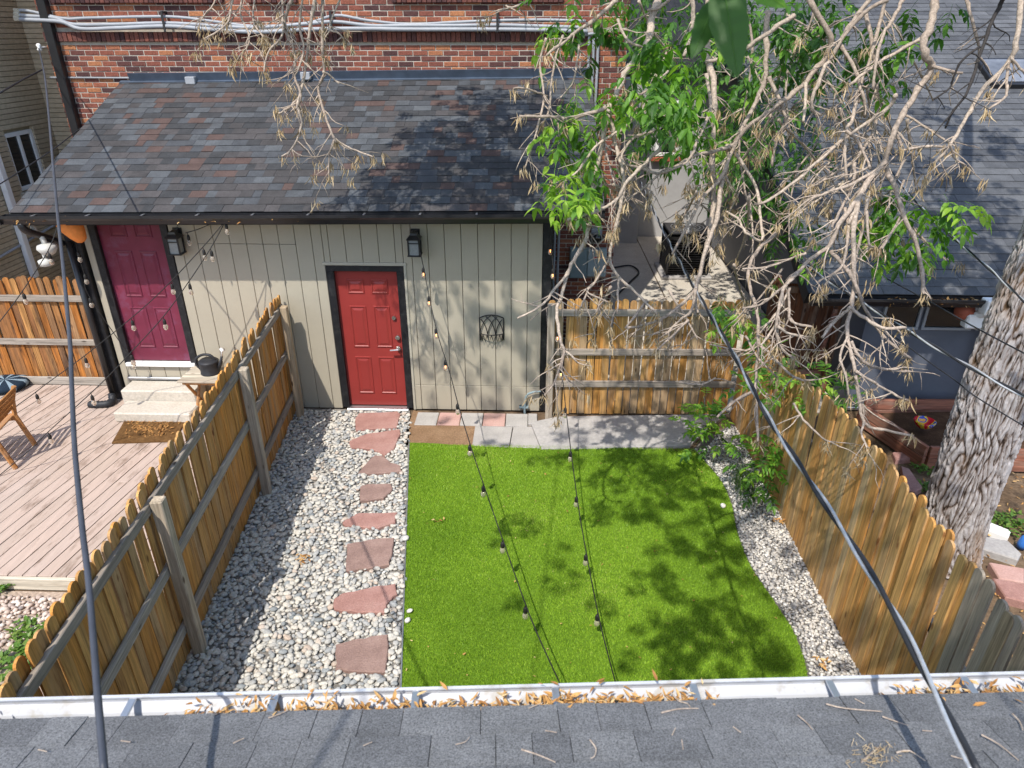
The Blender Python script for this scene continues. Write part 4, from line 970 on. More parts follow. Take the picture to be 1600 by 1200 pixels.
# hanging things under the left end of the gutter
p = aty(115, 358, 7.9)
b = MB(); b.lathe([(.02, -.17), (.06, -.15), (.10, -.07), (.13, .03), (.14, .11), (.10, .16), (.03, .17)], p, 14, rot(y=-.45)); b.build('hanging_lantern', m_orange, None, 'orange bulbous hanging lantern under the left end of the gutter', 'lantern', smooth=True)
e = empty('hanging_planter', aty(72, 405, 7.85), 'white bent pipe and pale jug shapes hanging below the gutter corner', 'hanging ornament')
b = MB(); b.tube(smoothline([aty(46, 347, 7.85), aty(50, 352, 7.85), aty(57, 364, 7.85), aty(66, 372, 7.85), aty(70, 381, 7.85)], 4), [.03] * 16 + [.026], 10); b.build('pipe', m_jug, e, smooth=True)
p = aty(74, 388, 7.85); b = MB(); b.lathe([(.03, -.085), (.075, -.06), (.115, 0), (.1, .04), (.05, .06)], p, 12); b.build('jug', m_jug, e, smooth=True)
p = aty(72, 409, 7.85); b = MB(); b.lathe([(.03, -.05), (.08, -.04), (.085, .02), (.03, .04)], p, 12); b.tube([p, p + Vector((0, 0, .12))], .02, 6); b.build('jug', m_jug, e, smooth=True)
b = MB(); b.tube([aty(45, 340, 7.83), aty(46, 348, 7.85)], .006, 5); b.build('hook', m_cord, e)
# drain hose end beside the post
b = MB(); P = [(-5.68, 8.08, .24), (-5.66, 8.02, .17), (-5.68, 7.94, .165), (-5.82, 7.92, .16), (-5.92, 7.93, .155)]
P = smoothline(P, 6); b.tube(P, [.045 + (.008 if i % 2 else 0) for i in range(len(P))], 10); b.build('drain_hose', m_rubber, None, 'black corrugated drain hose end on the deck by the steps', 'hose', smooth=True)
# round striped floor cushion
p = atz(12, 606, DZ); cu = empty('floor_cushion', p, 'dark blue striped round floor cushion at the left edge of the deck', 'cushion')
b = MB(); n = 24
b.lathe([(.16, 0), (.27, .03), (.29, .07), (.26, .11), (.1, .13), (.01, .132)], p, n)
b.t = [((.02 if (i % n) % 3 else .9)) for i in range(len(b.f))]; b.build('cover', m_pouf, cu, smooth=True)
# teak chair on the deck: seen from its side, seat facing left
cb = Vector((-6.28, 6.65, DZ)); ch = empty('wooden_chair', cb, 'orange stained slatted wooden chair on the pink deck', 'chair')
CM = T(cb) @ Matrix.Rotation(R(12), 4, 'Z')
def cpart(nm, fn): b = MB(); fn(b); b.v = [tuple(CM @ Vector(v)) for v in b.v]; return b.build(nm, m_chair, ch)
for sy in (-.26, .26):
    cpart('leg', lambda b: b.tube([(.30, sy, 0), (.20, sy, .42), (.235, sy, .62), (.30, sy, .80)], .028, 6))       # rear leg and back upright
    cpart('leg', lambda b: b.tube([(-.26, sy, 0), (-.24, sy, .42)], .028, 6))
    cpart('seat_rail', lambda b: b.cbox(-.26, .22, sy - .018, sy + .018, .36, .42, .005))
for i in range(6): cpart('seat_slat', lambda b: b.cbox(-.27 + i * .08, -.27 + i * .08 + .068, -.29, .29, .421, .44, .004))
for i in range(4): cpart('back_slat', lambda b: b.cbox(.20 + i * .032, .222 + i * .032, -.24, .24, .52 + i * .075, .57 + i * .075, .004))

# ------------------------------------------------------------------ string lights
def bulb(parent, p, size=1.0, lit=False, drop=.03):
    s = size; a = Vector(p) - Vector((0, 0, drop))
    b = MB(); b.tube([Vector(p), a], .004, 5); b.lathe([(.010 * s, 0), (.016 * s, -.01 * s), (.019 * s, -.03 * s), (.019 * s, -.055 * s), (.016 * s, -.06 * s)], a, 8); so_ = b.build('socket', m_cord, parent, smooth=True)
    b = MB(); b.lathe([(.012 * s, -.058 * s), (.022 * s, -.075 * s), (.027 * s, -.095 * s), (.022 * s, -.118 * s), (.008 * s, -.13 * s)], a, 10); b.build('bulb', m_bulb, so_, smooth=True)
    if lit: b = MB(); b.tube([a + Vector((0, 0, -.066 * s)), a + Vector((0, 0, -.1 * s))], .006 * s, 5); b.build('filament', m_fil, so_)
def strand(pts, bulbs, lb, lit=False, size=1.0, grp='string lights strung over the yards'):
    P = [aty(*q) for q in pts]; e = empty('string_light', P[len(P) // 2], lb, 'string light', grp)
    L = smoothline(P, 5); b = MB(); b.tube(L, .0055, 5); b.build('cord', m_cord, e, smooth=True)
    ys_ = [q[1] for q in pts]; Ys = [q[2] for q in pts]
    for i, (px, py) in enumerate(bulbs):
        Y = float(np.interp(py - 10, ys_, Ys)) if ys_[-1] > ys_[0] else float(np.interp(px, [q[0] for q in pts][::-1], Ys[::-1]))
        c = aty(px, py - 12, Y); near = min(L, key=lambda v: (v - c).length)
        bulb(e, near, size, lit=lit and i < 4)
def zy(px, py, z): p = atz(px, py, z); return (px, py, p.y)
strand([(652, 372, 8.02), (657, 395, 8.0), (664, 430, 7.9), (674, 480, 7.68), (686, 530, 7.38), (702, 580, 6.98), (718, 640, 6.4), (738, 705, 5.85), (760, 770, 5.3), (792, 862, 4.68), (829, 965, 3.98), (872, 1062, 3.4), (905, 1130, 2.6)],
       [(659, 424), (671, 474), (682, 524), (698, 574), (715, 634), (736, 702), (755, 772), (786, 856), (822, 960)], 'string of bulbs from the right lantern down over the turf to the gutter', True)
strand([(858, 352, 8.0), (861, 385, 8.0), (865, 425, 7.9), (869, 480, 7.6), (874, 540, 7.35), (882, 620, 6.85), (889, 680, 6.45), (896, 735, 6.0), (905, 800, 5.45), (919, 880, 4.8), (938, 975, 4.15), (960, 1060, 3.55), (980, 1130, 2.6)],
       [(861, 388), (865, 424), (871, 528), (877, 585), (885, 642), (893, 712), (902, 787), (916, 870), (935, 968)], 'string of bulbs from the shed corner past the back fence over the turf', True)
strand([(352, 345, 7.72), (317, 386, 7.62), (255, 452, 7.5), (205, 497, 7.42), (132, 556, 7.3), (72, 600, 7.2), (50, 617, 7.15), (0, 652, 7.05), (-60, 690, 6.9)], [(322, 400), (270, 460), (212, 512), (140, 572), (58, 630)], 'upper string of bulbs crossing the maroon door towards the deck')
strand([(352, 346, 7.74), (329, 388, 7.6), (295, 440, 7.4), (255, 495, 7.2), (204, 551, 7.0), (157, 600, 6.85), (75, 675, 6.55), (50, 700, 6.45), (0, 742, 6.3), (-50, 785, 6.1)], [(334, 402), (299, 455), (262, 512), (212, 565), (155, 627), (85, 692)], 'lower string of bulbs slanting over the deck past the steps')
strand([(93, 345, 7.66), (75, 392, 7.5), (35, 455, 7.3), (0, 502, 7.1), (-40, 550, 6.9)], [(80, 404), (43, 467)], 'short string of bulbs hanging from the left end of the gutter')
strand([(352, 345, 7.73), (335, 348, 7.85), (310, 358, 7.98), (290, 364, 8.05)], [(367, 352), (296, 378)], 'short string of bulbs between the gutter and left lantern')
strand([(118, 372, 7.98), (122, 396, 7.98), (133, 432, 7.98), (139, 462, 7.98), (205, 560, 8.03), (212, 572, 8.03)], [(122, 402), (135, 440), (141, 470), (211, 568)], 'string of bulbs hanging down the black corner board')

# ------------------------------------------------------------------ service cables
def cable(pts, r, lb, mat=m_rubber, twist=None, inv=True, n=8, cat='cable', smooth_n=6, name='service_cable'):
    P = smoothline([atd(*q) for q in pts], smooth_n)
    e = empty(name, P[0], lb, cat)
    if not twist:
        b = MB(); b.tube(P, r, n); b.build('jacket', mat, e, smooth=True); return P
    Q = []
    for a, c in zip(P[:-1], P[1:]):
        k_ = max(1, int((c - a).length / .035))
        Q += [a.lerp(c, i / k_) for i in range(k_)]
    Q.append(P[-1]); s = 0; A = []; B = []
    for i, p in enumerate(Q):
        if i: s += (p - Q[i - 1]).length
        t = (Q[min(i + 1, len(Q) - 1)] - Q[max(i - 1, 0)]).normalized(); u = t.orthogonal().normalized(); u = (Vector((0, 0, 1)) - t * t.z).normalized(); v = t.cross(u); th = s * 2 * math.pi / twist
        o = u * math.cos(th) + v * math.sin(th); A.append(p + o * r * .8); B.append(p - o * r * .95)
    b = MB(); b.tube(A, r, 7); b.build('insulated_wire', m_rubber, e, smooth=True)
    b = MB(); b.tube(B, r * .8, 6); b.build('bare_wire', m_steelw, e, smooth=True); return P
def invd(pts, d0, d1):
    """depth so that the cable is straight in space along the picture line"""
    y0, y1 = pts[0][1], pts[-1][1]
    return [(x, y, 1 / (1 / d0 + (1 / d1 - 1 / d0) * (y - y0) / (y1 - y0))) for x, y in pts]
cable(invd([(61, 76), (70, 120), (77, 190), (84, 270), (90, 335), (98, 410), (105, 485), (110, 545), (112, 600), (116, 690), (122, 760), (129, 830), (138, 905), (146, 1000), (153, 1090), (163, 1205)], 9.75, 1.72), .0098, 'thick grey black cable running down across the left fence to the near roof', paint('grey_black_jacket', (.05, .055, .07), .5, .2))
cable(invd([(1000, 282), (1018, 322), (1045, 378), (1075, 432), (1110, 492), (1150, 560), (1200, 652), (1250, 728), (1300, 803), (1350, 880), (1400, 962), (1440, 1040), (1480, 1118), (1524, 1205)], 10.5, 1.74), .0088, 'thick twisted cable running diagonally over the right fence to the near roof', twist=.75)
cable(invd([(1310, 145), (1360, 222), (1407, 287), (1450, 335), (1505, 385), (1555, 428), (1610, 480)], 8.5, 4.9), .007, 'twisted cable crossing the neighbour roof to the tree trunk top', twist=.5)
cable(invd([(1245, 405), (1300, 442), (1360, 480), (1412, 513), (1483, 555), (1547, 591), (1610, 624)], 6.6, 4.6), .009, 'twisted cable passing in front of the slate wall and trunk', twist=.6)
cable(invd([(1385, 435), (1441, 465), (1510, 504), (1547, 524), (1610, 557)], 6.4, 4.7), .006, 'thin black wire crossing the windows and tree trunk')
cable(invd([(1330, 480), (1396, 525), (1448, 563), (1492, 594), (1525, 620), (1610, 672)], 6.4, 4.6), .005, 'thin black wire low across the slate wall and trunk')
cable(invd([(0, 145), (40, 122), (68, 108)], 8.3, 9.8), .012, 'black wire from the left edge to the brick corner')
cable(invd([(-20, 300), (40, 262), (85, 232), (120, 205), (140, 192)], 7.5, 9.6), .007, 'thin black wire from the left edge over the roof corner')
# two more service cables overhead, beyond the picture, whose shadows cross roof and turf
for x0, x1, z0, lb in ((-1.9, -.55, 5.6, 'overhead service cable above the pebble bed'), (.55, 1.35, 5.7, 'overhead service cable above the turf')):
    P = [Vector((x0 + (x1 - x0) * t, -6 + 16 * t, z0 + .5 - 1.2 * t * (1 - t) + .35 * t)) for t in np.linspace(0, 1, 20)]
    e = empty('service_cable', P[10], lb, 'cable'); b = MB(); b.tube(P, .009, 6); b.build('jacket', m_rubber, e, smooth=True)
# insulator where the left cable leaves the wall
p = aty(61, 74, YB - .1); b = MB(); b.lathe([(.02, -.05), (.035, -.03), (.02, 0), (.035, .03), (.015, .05)], p, 10); b.tube([p, (p.x + .05, YB, p.z)], .01, 6); b.build('cable_insulator', m_white, None, 'small white insulator on the brick corner holding the cable', 'insulator', smooth=True)

# ------------------------------------------------------------------ neighbour's yard
def tp(px, py, z): q = atz(px, py, z); return (q.x, q.y)
pl = empty('raised_planter', (4.9, 7.4, 0), 'red brown timber planter box beyond the right fence, left of the trunk', 'planter')
def plank(nm, a, c, z0, z1, th, par): 
    a = Vector((*a, 0)); c = Vector((*c, 0)); d = (c - a); m = T((a.x, a.y, 0)) @ Matrix.Rotation(math.atan2(d.y, d.x), 4, 'Z'); b = MB(); b.cbox(0, d.length, -th / 2, th / 2, z0, z1, .006); me = b.mesh(nm); me.materials.append(m_planter); inst(nm, me, par, m)
pa, pb_, pc, pd = (4.28, 8.05), (4.62, 7.0), (6.4, 6.95), (6.4, 8.2)
for i in range(2):
    z0 = i * .15; plank('board', pa, pb_, z0, z0 + .146, .05, pl); plank('board', (pb_[0] + .03, pb_[1]), pc, z0, z0 + .146, .05, pl); plank('board', (pa[0] + .1, pa[1] + .1), (pd[0], pd[1] + .0), z0, z0 + .146, .05, pl)
b = MB(); b.prism([(4.42, 7.95), (4.72, 7.1), (6.3, 7.05), (6.3, 8.1)], -.02, .2); b.build('soil_fill', m_mulch, pl)
p = atz(1442, 668, .30); b = MB(); b.lathe([(.05, 0), (.09, .03), (.12, .08), (.125, .1), (.11, .1), (.08, .05), (.03, .03)], (p.x, p.y, .30), 18); b.build('glazed_bowl', m_bowl, None, 'small red, yellow and blue glazed bowl on the planter corner', 'bowl', smooth=True)
for i, (poly, mt, lb) in enumerate(([[(1395, 706), (1440, 708), (1437, 715), (1400, 718)], m_flag, 'thin red paving slab in front of the planter'], [[(1408, 728), (1420, 732), (1442, 762), (1430, 768), (1415, 765)], m_flag, 'red paving stone left of the tree trunk'], [[(1535, 812), (1580, 830), (1576, 840), (1536, 826)], m_white, 'long white stone right of the trunk base'], [[(1534, 838), (1575, 846), (1596, 866), (1590, 876), (1533, 858)], m_conc, 'pale grey flat stone right of the trunk base'], [[(1545, 880), (1600, 890), (1600, 912), (1560, 905)], m_paverp, 'pinkish flat stone at the right edge behind the fence'], [[(1550, 905), (1600, 915), (1610, 945), (1570, 935)], m_flag, 'reddish flat stone at the right edge, nearest the gutter'])):
    b = MB(); b.prism([tp(x, y, .04) for x, y in poly], -.03, .04 + .004 * i, .012); b.build('paving_stone', mt, None, lb, 'paving stone', 'loose stones in the neighbouring yard')
e = MB(); p = atz(1598, 848, .06); e.lathe([(.04, 0), (.045, .05), (.03, .13), (.012, .15)], (p.x, p.y, 0), 10); e.build('plastic_bottle', paint('blue_plastic', (.04, .16, .5), .3), None, 'small blue plastic bottle at the right edge by the stones', 'bottle', smooth=True)
# fallen leaves there and in the gutters: masses nobody could count
def litter(name, N, fn, size, mat, lb, par=None, wfac=.42):
    b = MB()
    for _ in range(N):
        q = fn(); b.tone = random.uniform(.02, 1); L = random.uniform(*size)
        b.leaf(Vector(q), Vector((random.uniform(-1, 1), random.uniform(-1, 1), random.uniform(-.25, .35))), Vector((random.uniform(-.4, .4), random.uniform(-.4, .4), 1)), L, L * wfac * random.uniform(.6, 1.2), random.uniform(-.2, .3))
    if par: return b.build(name, mat, par, kind='stuff')
    return b.build(name, mat, None, lb, 'leaf litter', kind='stuff')
def nyard():
    while True:
        x, y = random.uniform(2.85, 8), random.uniform(3.0, 8.3)
        if not (4.3 < x < 6.4 and 6.95 < y < 8.2): return (x, y, -.02 + random.uniform(0, .02))
litter('fallen_leaves', 2600, nyard, (.025, .06), m_dry, 'brown fallen leaves covering the bare soil beyond the right fence')
def weed(px, py, r_, n, h, lb, z=0, size=(.04, .08)):
    c = atz(px, py, z); b = MB()
    for _ in range(n):
        a = random.uniform(0, 6.28); q = c + Vector((math.cos(a), math.sin(a), 0)) * r_ * math.sqrt(random.random()); q.z = z + random.uniform(0, h); b.tone = random.uniform(.05, 1); L = random.uniform(*size)
        b.leaf(q, Vector((random.uniform(-1, 1), random.uniform(-1, 1), random.uniform(.1, .8))), Vector((0, 0, 1)), L, L * .5)
    b.build('weed_patch', m_weed, None, lb, 'weeds', 'low green weeds growing on bare soil', 'stuff')
weed(1440, 735, .12, 60, .06, 'green weeds left of the trunk beside the red paving stone'); weed(1590, 825, .2, 120, .08, 'green weeds among the stones right of the trunk'); weed(1450, 765, .1, 50, .05, 'small weeds at the left foot of the trunk')
weed(1555, 815, .12, 50, .06, 'small weeds beside the long white stone')
# strip beyond the deck, bottom left
def keepD(P): return np.array([(-5.6 < x < fxd(y) - .02) and y < 4.66 and (y > 4.05 + .25 * math.sin(x * 3) or x < -4.55) for x, y in P[:, :2]])
D1 = scatter(-5.6, -3.0, 2.6, 4.66, .045, keepD); D1 = D1[(D1[:, 1] > 3.95) | (D1[:, 0] < -4.4)]
stuff_mesh('pink_pebbles', [stones(D1, .014, .034, lev=1)], m_pinkpeb, 'pinkish pebbles on the ground below the deck edge', 'pebbles')
sheet('sandy_path', [(-5.8, 2.2), (fxd(2.2), 2.2), (fxd(4.68), 4.68), (-5.8, 4.68)], -.016, ground_mat('dusty_path', (.36, .27, .21), (.42, .33, .26), (.47, .38, .31), 3))
for px, py, lb in ((45, 985, 'green weed patch near the deck corner'), (62, 1005, 'green weed patch beside the left fence, larger one'), (15, 1035, 'weed patch at the left picture edge'), (20, 1070, 'low weed patch just above the white gutter'), (58, 1025, 'small weed tuft beside the left fence'), (8, 915, 'dark green tuft at the corner of the deck edge')):
    weed(px, py, .13, 90, .05, lb)

# dry leaves in the gutters
def ngut():
    x = random.uniform(2.5, 9.5); 
    while math.sin(x * 5.1) + math.sin(x * 2.3 + 1) < random.uniform(-1.2, 1.2): x = random.uniform(2.5, 9.5)
    return GF @ Vector((x, random.gauss(-.022, .028), -.07 + abs(random.gauss(0, .038))))
litter('gutter_leaves', 5200, ngut, (.018, .05), m_dry, None, hg, .3)
litter('gutter_leaves', 160, lambda: tilt @ Vector((random.choice((random.uniform(-5.9, -5.2), random.uniform(-4.3, -2.6))), random.uniform(gy - .11, gy - .02), 2.655 + random.uniform(0, .04))), (.03, .06), m_dry, None, gut)
litter('gutter_leaves', 200, lambda: (random.uniform(4.2, 5.4), random.uniform(NE.y - .11, NE.y - .02), NE.z - .09 + random.uniform(0, .07)), (.03, .06), m_dry, None, ng)
for c_, n_ in ((atz(475, 878), 18), (atz(1218, 820), 20), (atz(1285, 1040), 14), (atz(690, 820), 6)):
    litter('dry_leaves', n_, lambda: (c_.x + random.gauss(0, .04), c_.y + random.gauss(0, .04), .035 + random.uniform(0, .03)), (.03, .06), m_dry, {18: 'small heap of dry orange leaves on the pebbles', 20: 'dry leaves on the stone strip below the right fence', 14: 'dry leaves on the stone strip by the gutter', 6: 'a few dry leaves on the turf near its left edge'}[n_])
def turf_leaf():
    y = random.uniform(3.6, 7.2); return (random.uniform(turf_l(y), turf_r(y)), y, .036)
litter('turf_litter', 90, turf_leaf, (.015, .035), m_dry, 'tiny yellow leaf flecks scattered over the turf')
# twigs lying on the near roof
def ontop(px, py):
    n_ = (HF.to_3x3() @ Vector((0, 0, 1))); r = ray(px, py); t = ((h1 - CAM).dot(n_)) / r.dot(n_); return CAM + r * t + n_ * .02
TW = [[(420, 1130), (435, 1125), (451, 1118)], [(1033, 1122), (1060, 1116), (1091, 1115)], [(1048, 1090), (1060, 1103), (1073, 1107), (1078, 1113)], [(815, 1180), (840, 1188), (868, 1200)], [(922, 1165), (931, 1178), (929, 1190), (923, 1194)], [(826, 1115), (848, 1106)], [(1065, 1165), (1067, 1180)], [(1050, 1157), (1055, 1146)], [(1581, 1124), (1592, 1136), (1597, 1149)], [(1290, 1108), (1320, 1115), (1377, 1120)], [(1335, 1100), (1350, 1108)], [(1378, 1128), (1400, 1136), (1418, 1142)], [(1246, 1126), (1260, 1138), (1269, 1149)], [(1533, 1157), (1560, 1172), (1590, 1197)], [(1485, 1190), (1520, 1200)], [(1440, 1150), (1455, 1151)], [(1400, 1185), (1420, 1182), (1445, 1198)], [(1345, 1200), (1360, 1186), (1372, 1176)], [(340, 1124), (325, 1121)], [(61, 1180), (75, 1183)], [(190, 1166), (205, 1168)], [(365, 1170), (382, 1162)], [(568, 1174), (582, 1168)], [(712, 1172), (727, 1168), (734, 1160)], [(852, 1150), (870, 1153)], [(1145, 1144), (1157, 1153)]]
gx = 0
ORD = 'first second third fourth fifth sixth seventh eighth ninth tenth eleventh twelfth thirteenth fourteenth fifteenth sixteenth seventeenth eighteenth nineteenth twentieth twenty-first twenty-second twenty-third twenty-fourth twenty-fifth twenty-sixth'.split()
for ti, t_ in enumerate(sorted(TW, key=lambda q: q[0][0])):
    P = [ontop(*q) for q in t_]; L = smoothline(P, 3) if len(P) > 2 else P; n_ = len(L); b = MB(); big = (P[0] - P[-1]).length
    b.tone = random.uniform(.2, 1); b.tube(L, [(.003 if big > .06 else .002) * (1 - .5 * i / n_) for i in range(n_)], 6)
    b.build('dry_twig', m_twig, None, ('long' if big > .13 else 'short') + (' curved' if len(t_) > 3 else '') + ' dry twig on the near shingle roof, ' + ORD[ti] + ' from the left', 'twig', 'dry twigs lying on the near roof')
b = MB()
for _ in range(70):
    c_ = ontop(1365 + random.gauss(0, 18), 1188 + random.gauss(0, 10)); b.tone = random.uniform(.05, 1); a = random.uniform(0, 6.28); L = random.uniform(.01, .03)
    b.tube([c_, c_ + Vector((math.cos(a), math.sin(a), .25)) * L], .0009, 4)
b.build('seed_debris', m_seed, None, 'clump of dry seed debris on the near roof at bottom right', 'debris', kind='stuff')
# ------------------------------------------------------------------ the big tree
tree = empty('ash_tree', (4.08, 5.45, 0), 'large old ash tree with furrowed trunk and dead hanging branches', 'tree')
# trunk: furrowed surface built as geometry
def trunk_mesh():
    nz, na_ = 330, 420; V = []; 
    zs = np.linspace(-.05, 5.6, nz); th = np.linspace(0, 2 * np.pi, na_, endpoint=False)
    Zg, A = np.meshgrid(zs, th, indexing='ij')
    cx = 4.10 - .075 * Zg + .038 * Zg ** 1.75 + .012 * np.sin(Zg * 1.7); cy = 5.45 + .02 * Zg
    r0 = .285 + .05 * np.exp(-Zg * 4) - .012 * Zg + .03 * np.sin(2 * A + Zg * .8) + .018 * np.sin(3 * A - Zg * 1.1)
    # interlacing ridges
    def fld(n_, kmax, mmax, seed):
        q = np.random.default_rng(seed); o = np.zeros_like(A)
        for _ in range(n_): o += q.normal(0, 1) * np.sin(q.integers(1, kmax) * A + q.uniform(-mmax, mmax) * Zg + q.uniform(0, 6.28))
        return o / math.sqrt(n_)
    wa, wb2 = fld(14, 12, 9, 3), fld(14, 12, 9, 5)
    w1 = np.abs(np.sin(15 * A + 2.6 * wa + .8 * fld(10, 20, 22, 8))); w2 = np.abs(np.sin(15 * A + 2.6 * wb2 + 1.3 + .8 * fld(10, 20, 22, 9)))
    cr_ = np.clip(np.abs(fld(18, 26, 34, 12)) * 2.2, 0, 1)
    plate = np.minimum(w1, w2) ** .6 * (.55 + .45 * cr_)
    rid = (plate - .5) * .034 + fld(24, 60, 60, 15) * .0035 + rng.normal(0, .002, Zg.shape)
    r_ = r0 + rid
    V = np.stack([cx + r_ * np.cos(A), cy + r_ * np.sin(A), Zg], 2).reshape(-1, 3)
    i = np.arange(nz - 1)[:, None] * na_; j = np.arange(na_)[None]; j2 = (j + 1) % na_
    Fa = np.stack([i + j, i + j2, i + na_ + j2, i + na_ + j], 2).reshape(-1, 4)
    fur = np.clip(.6 + rid / .032, 0, 1).reshape(-1)
    me = mesh_np('trunk', V - np.array([4.08, 5.45, 0]), Fa, None, True); me.materials.append(m_bark); a = me.attributes.new('furrow', 'FLOAT', 'POINT'); a.data.foreach_set('value', fur.astype(np.float32)); return me
put(bpy.data.objects.new('trunk', trunk_mesh()), tree, T((4.08, 5.45, 0)))
def limb(pts, r0, r1, nm='limb', mat=m_bark, n=9):
    L = smoothline(pts, 6); b = MB(); k_ = len(L); b.tube(L, [r0 + (r1 - r0) * i / (k_ - 1) for i in range(k_)], n); return b.build(nm, mat, tree, smooth=True)
# limbs overhead (above the picture) carrying crown and dead branches
limb([(3.7, 5.55, 5.2), (3.2, 5.4, 6.0), (2.2, 5.0, 6.7), (1.0, 4.6, 7.1), (-.6, 4.4, 7.3), (-2.2, 4.6, 7.2)], .2, .05)
limb([(3.68, 5.5, 5.3), (3.3, 6.2, 6.1), (2.5, 7.2, 6.7), (1.3, 8.0, 6.9), (.2, 8.4, 6.8)], .16, .04)
limb([(3.7, 5.5, 5.3), (4.3, 6.4, 6.4), (5.0, 7.6, 7.0), (5.6, 9.0, 7.2)], .16, .05)
limb([(3.7, 5.4, 5.3), (3.4, 4.2, 6.3), (2.6, 3.0, 7.0), (1.4, 2.0, 7.3), (.2, 1.2, 7.2)], .17, .05)
limb([(3.7, 5.4, 5.2), (4.4, 4.6, 6.4), (5.0, 3.8, 7.0)], .14, .05)

# leaves
def compound(b, p, d, n=3, L=.2, size=.085, tone=None):
    """ash leaf: rachis with opposite leaflets, drooping"""
    d = d.normalized(); side = d.cross(Vector((0, 0, 1))); side = side.normalized() if side.length > .05 else Vector((1, 0, 0))
    t0 = random.uniform(.1, 1) if tone is None else tone
    b.tone = max(.02, t0 * .9); q = p.copy(); pts = [p]
    for i in range(4): q = q + (d + Vector((0, 0, -.12 * i))) * (L / 4); pts.append(q)
    b.tube(pts, .0016, 3, cap=False)
    for i in range(1, n + 1):
        c = pts[min(i + (4 - n), 4)]
        for s in (-1, 1):
            dd = side * s + d * .55 + Vector((0, 0, random.uniform(-.55, .1))); b.tone = min(1, max(.02, t0 + random.uniform(-.2, .2)))
            S = size * random.uniform(.75, 1.2); b.leaf(c, dd, Vector((random.uniform(-.3, .3), random.uniform(-.3, .3), 1)), S, S * random.uniform(.36, .48), random.uniform(.0, .25))
    b.tone = min(1, max(.02, t0 + random.uniform(-.15, .2))); b.leaf(pts[-1], d + Vector((0, 0, -.5)), Vector((0, 0, 1)), size * 1.15, size * .48, .15)
def spray(px, py, d, rpx, n, size=.085, tone=None, name='leaf_spray', par=None, spread=.25):
    """cluster of compound leaves, rpx wide in the photograph, at distance d"""
    c = atd(px, py, d); r_ = rpx / F * d; b = MB(); st_ = c + Vector((random.uniform(-.3, .3) * r_, random.uniform(-.2, .2), r_ * .9))
    for _ in range(n):
        o = Vector((random.gauss(0, .5), random.gauss(0, .5) * .8, random.gauss(0, .5))) * r_
        p = c + o * .9; dr_ = (p - st_).normalized() + Vector((random.gauss(0, .4), random.gauss(0, .4), random.gauss(-.1, .3)))
        compound(b, p, dr_, random.choice((2, 3, 3)), random.uniform(.10, .2) * size / .085, size, None if tone is None else min(1, max(.02, random.gauss(tone, .22))))
        b.tone = .5
    o_ = b.build(name, m_leaf, par or tree, kind='stuff')
    return o_
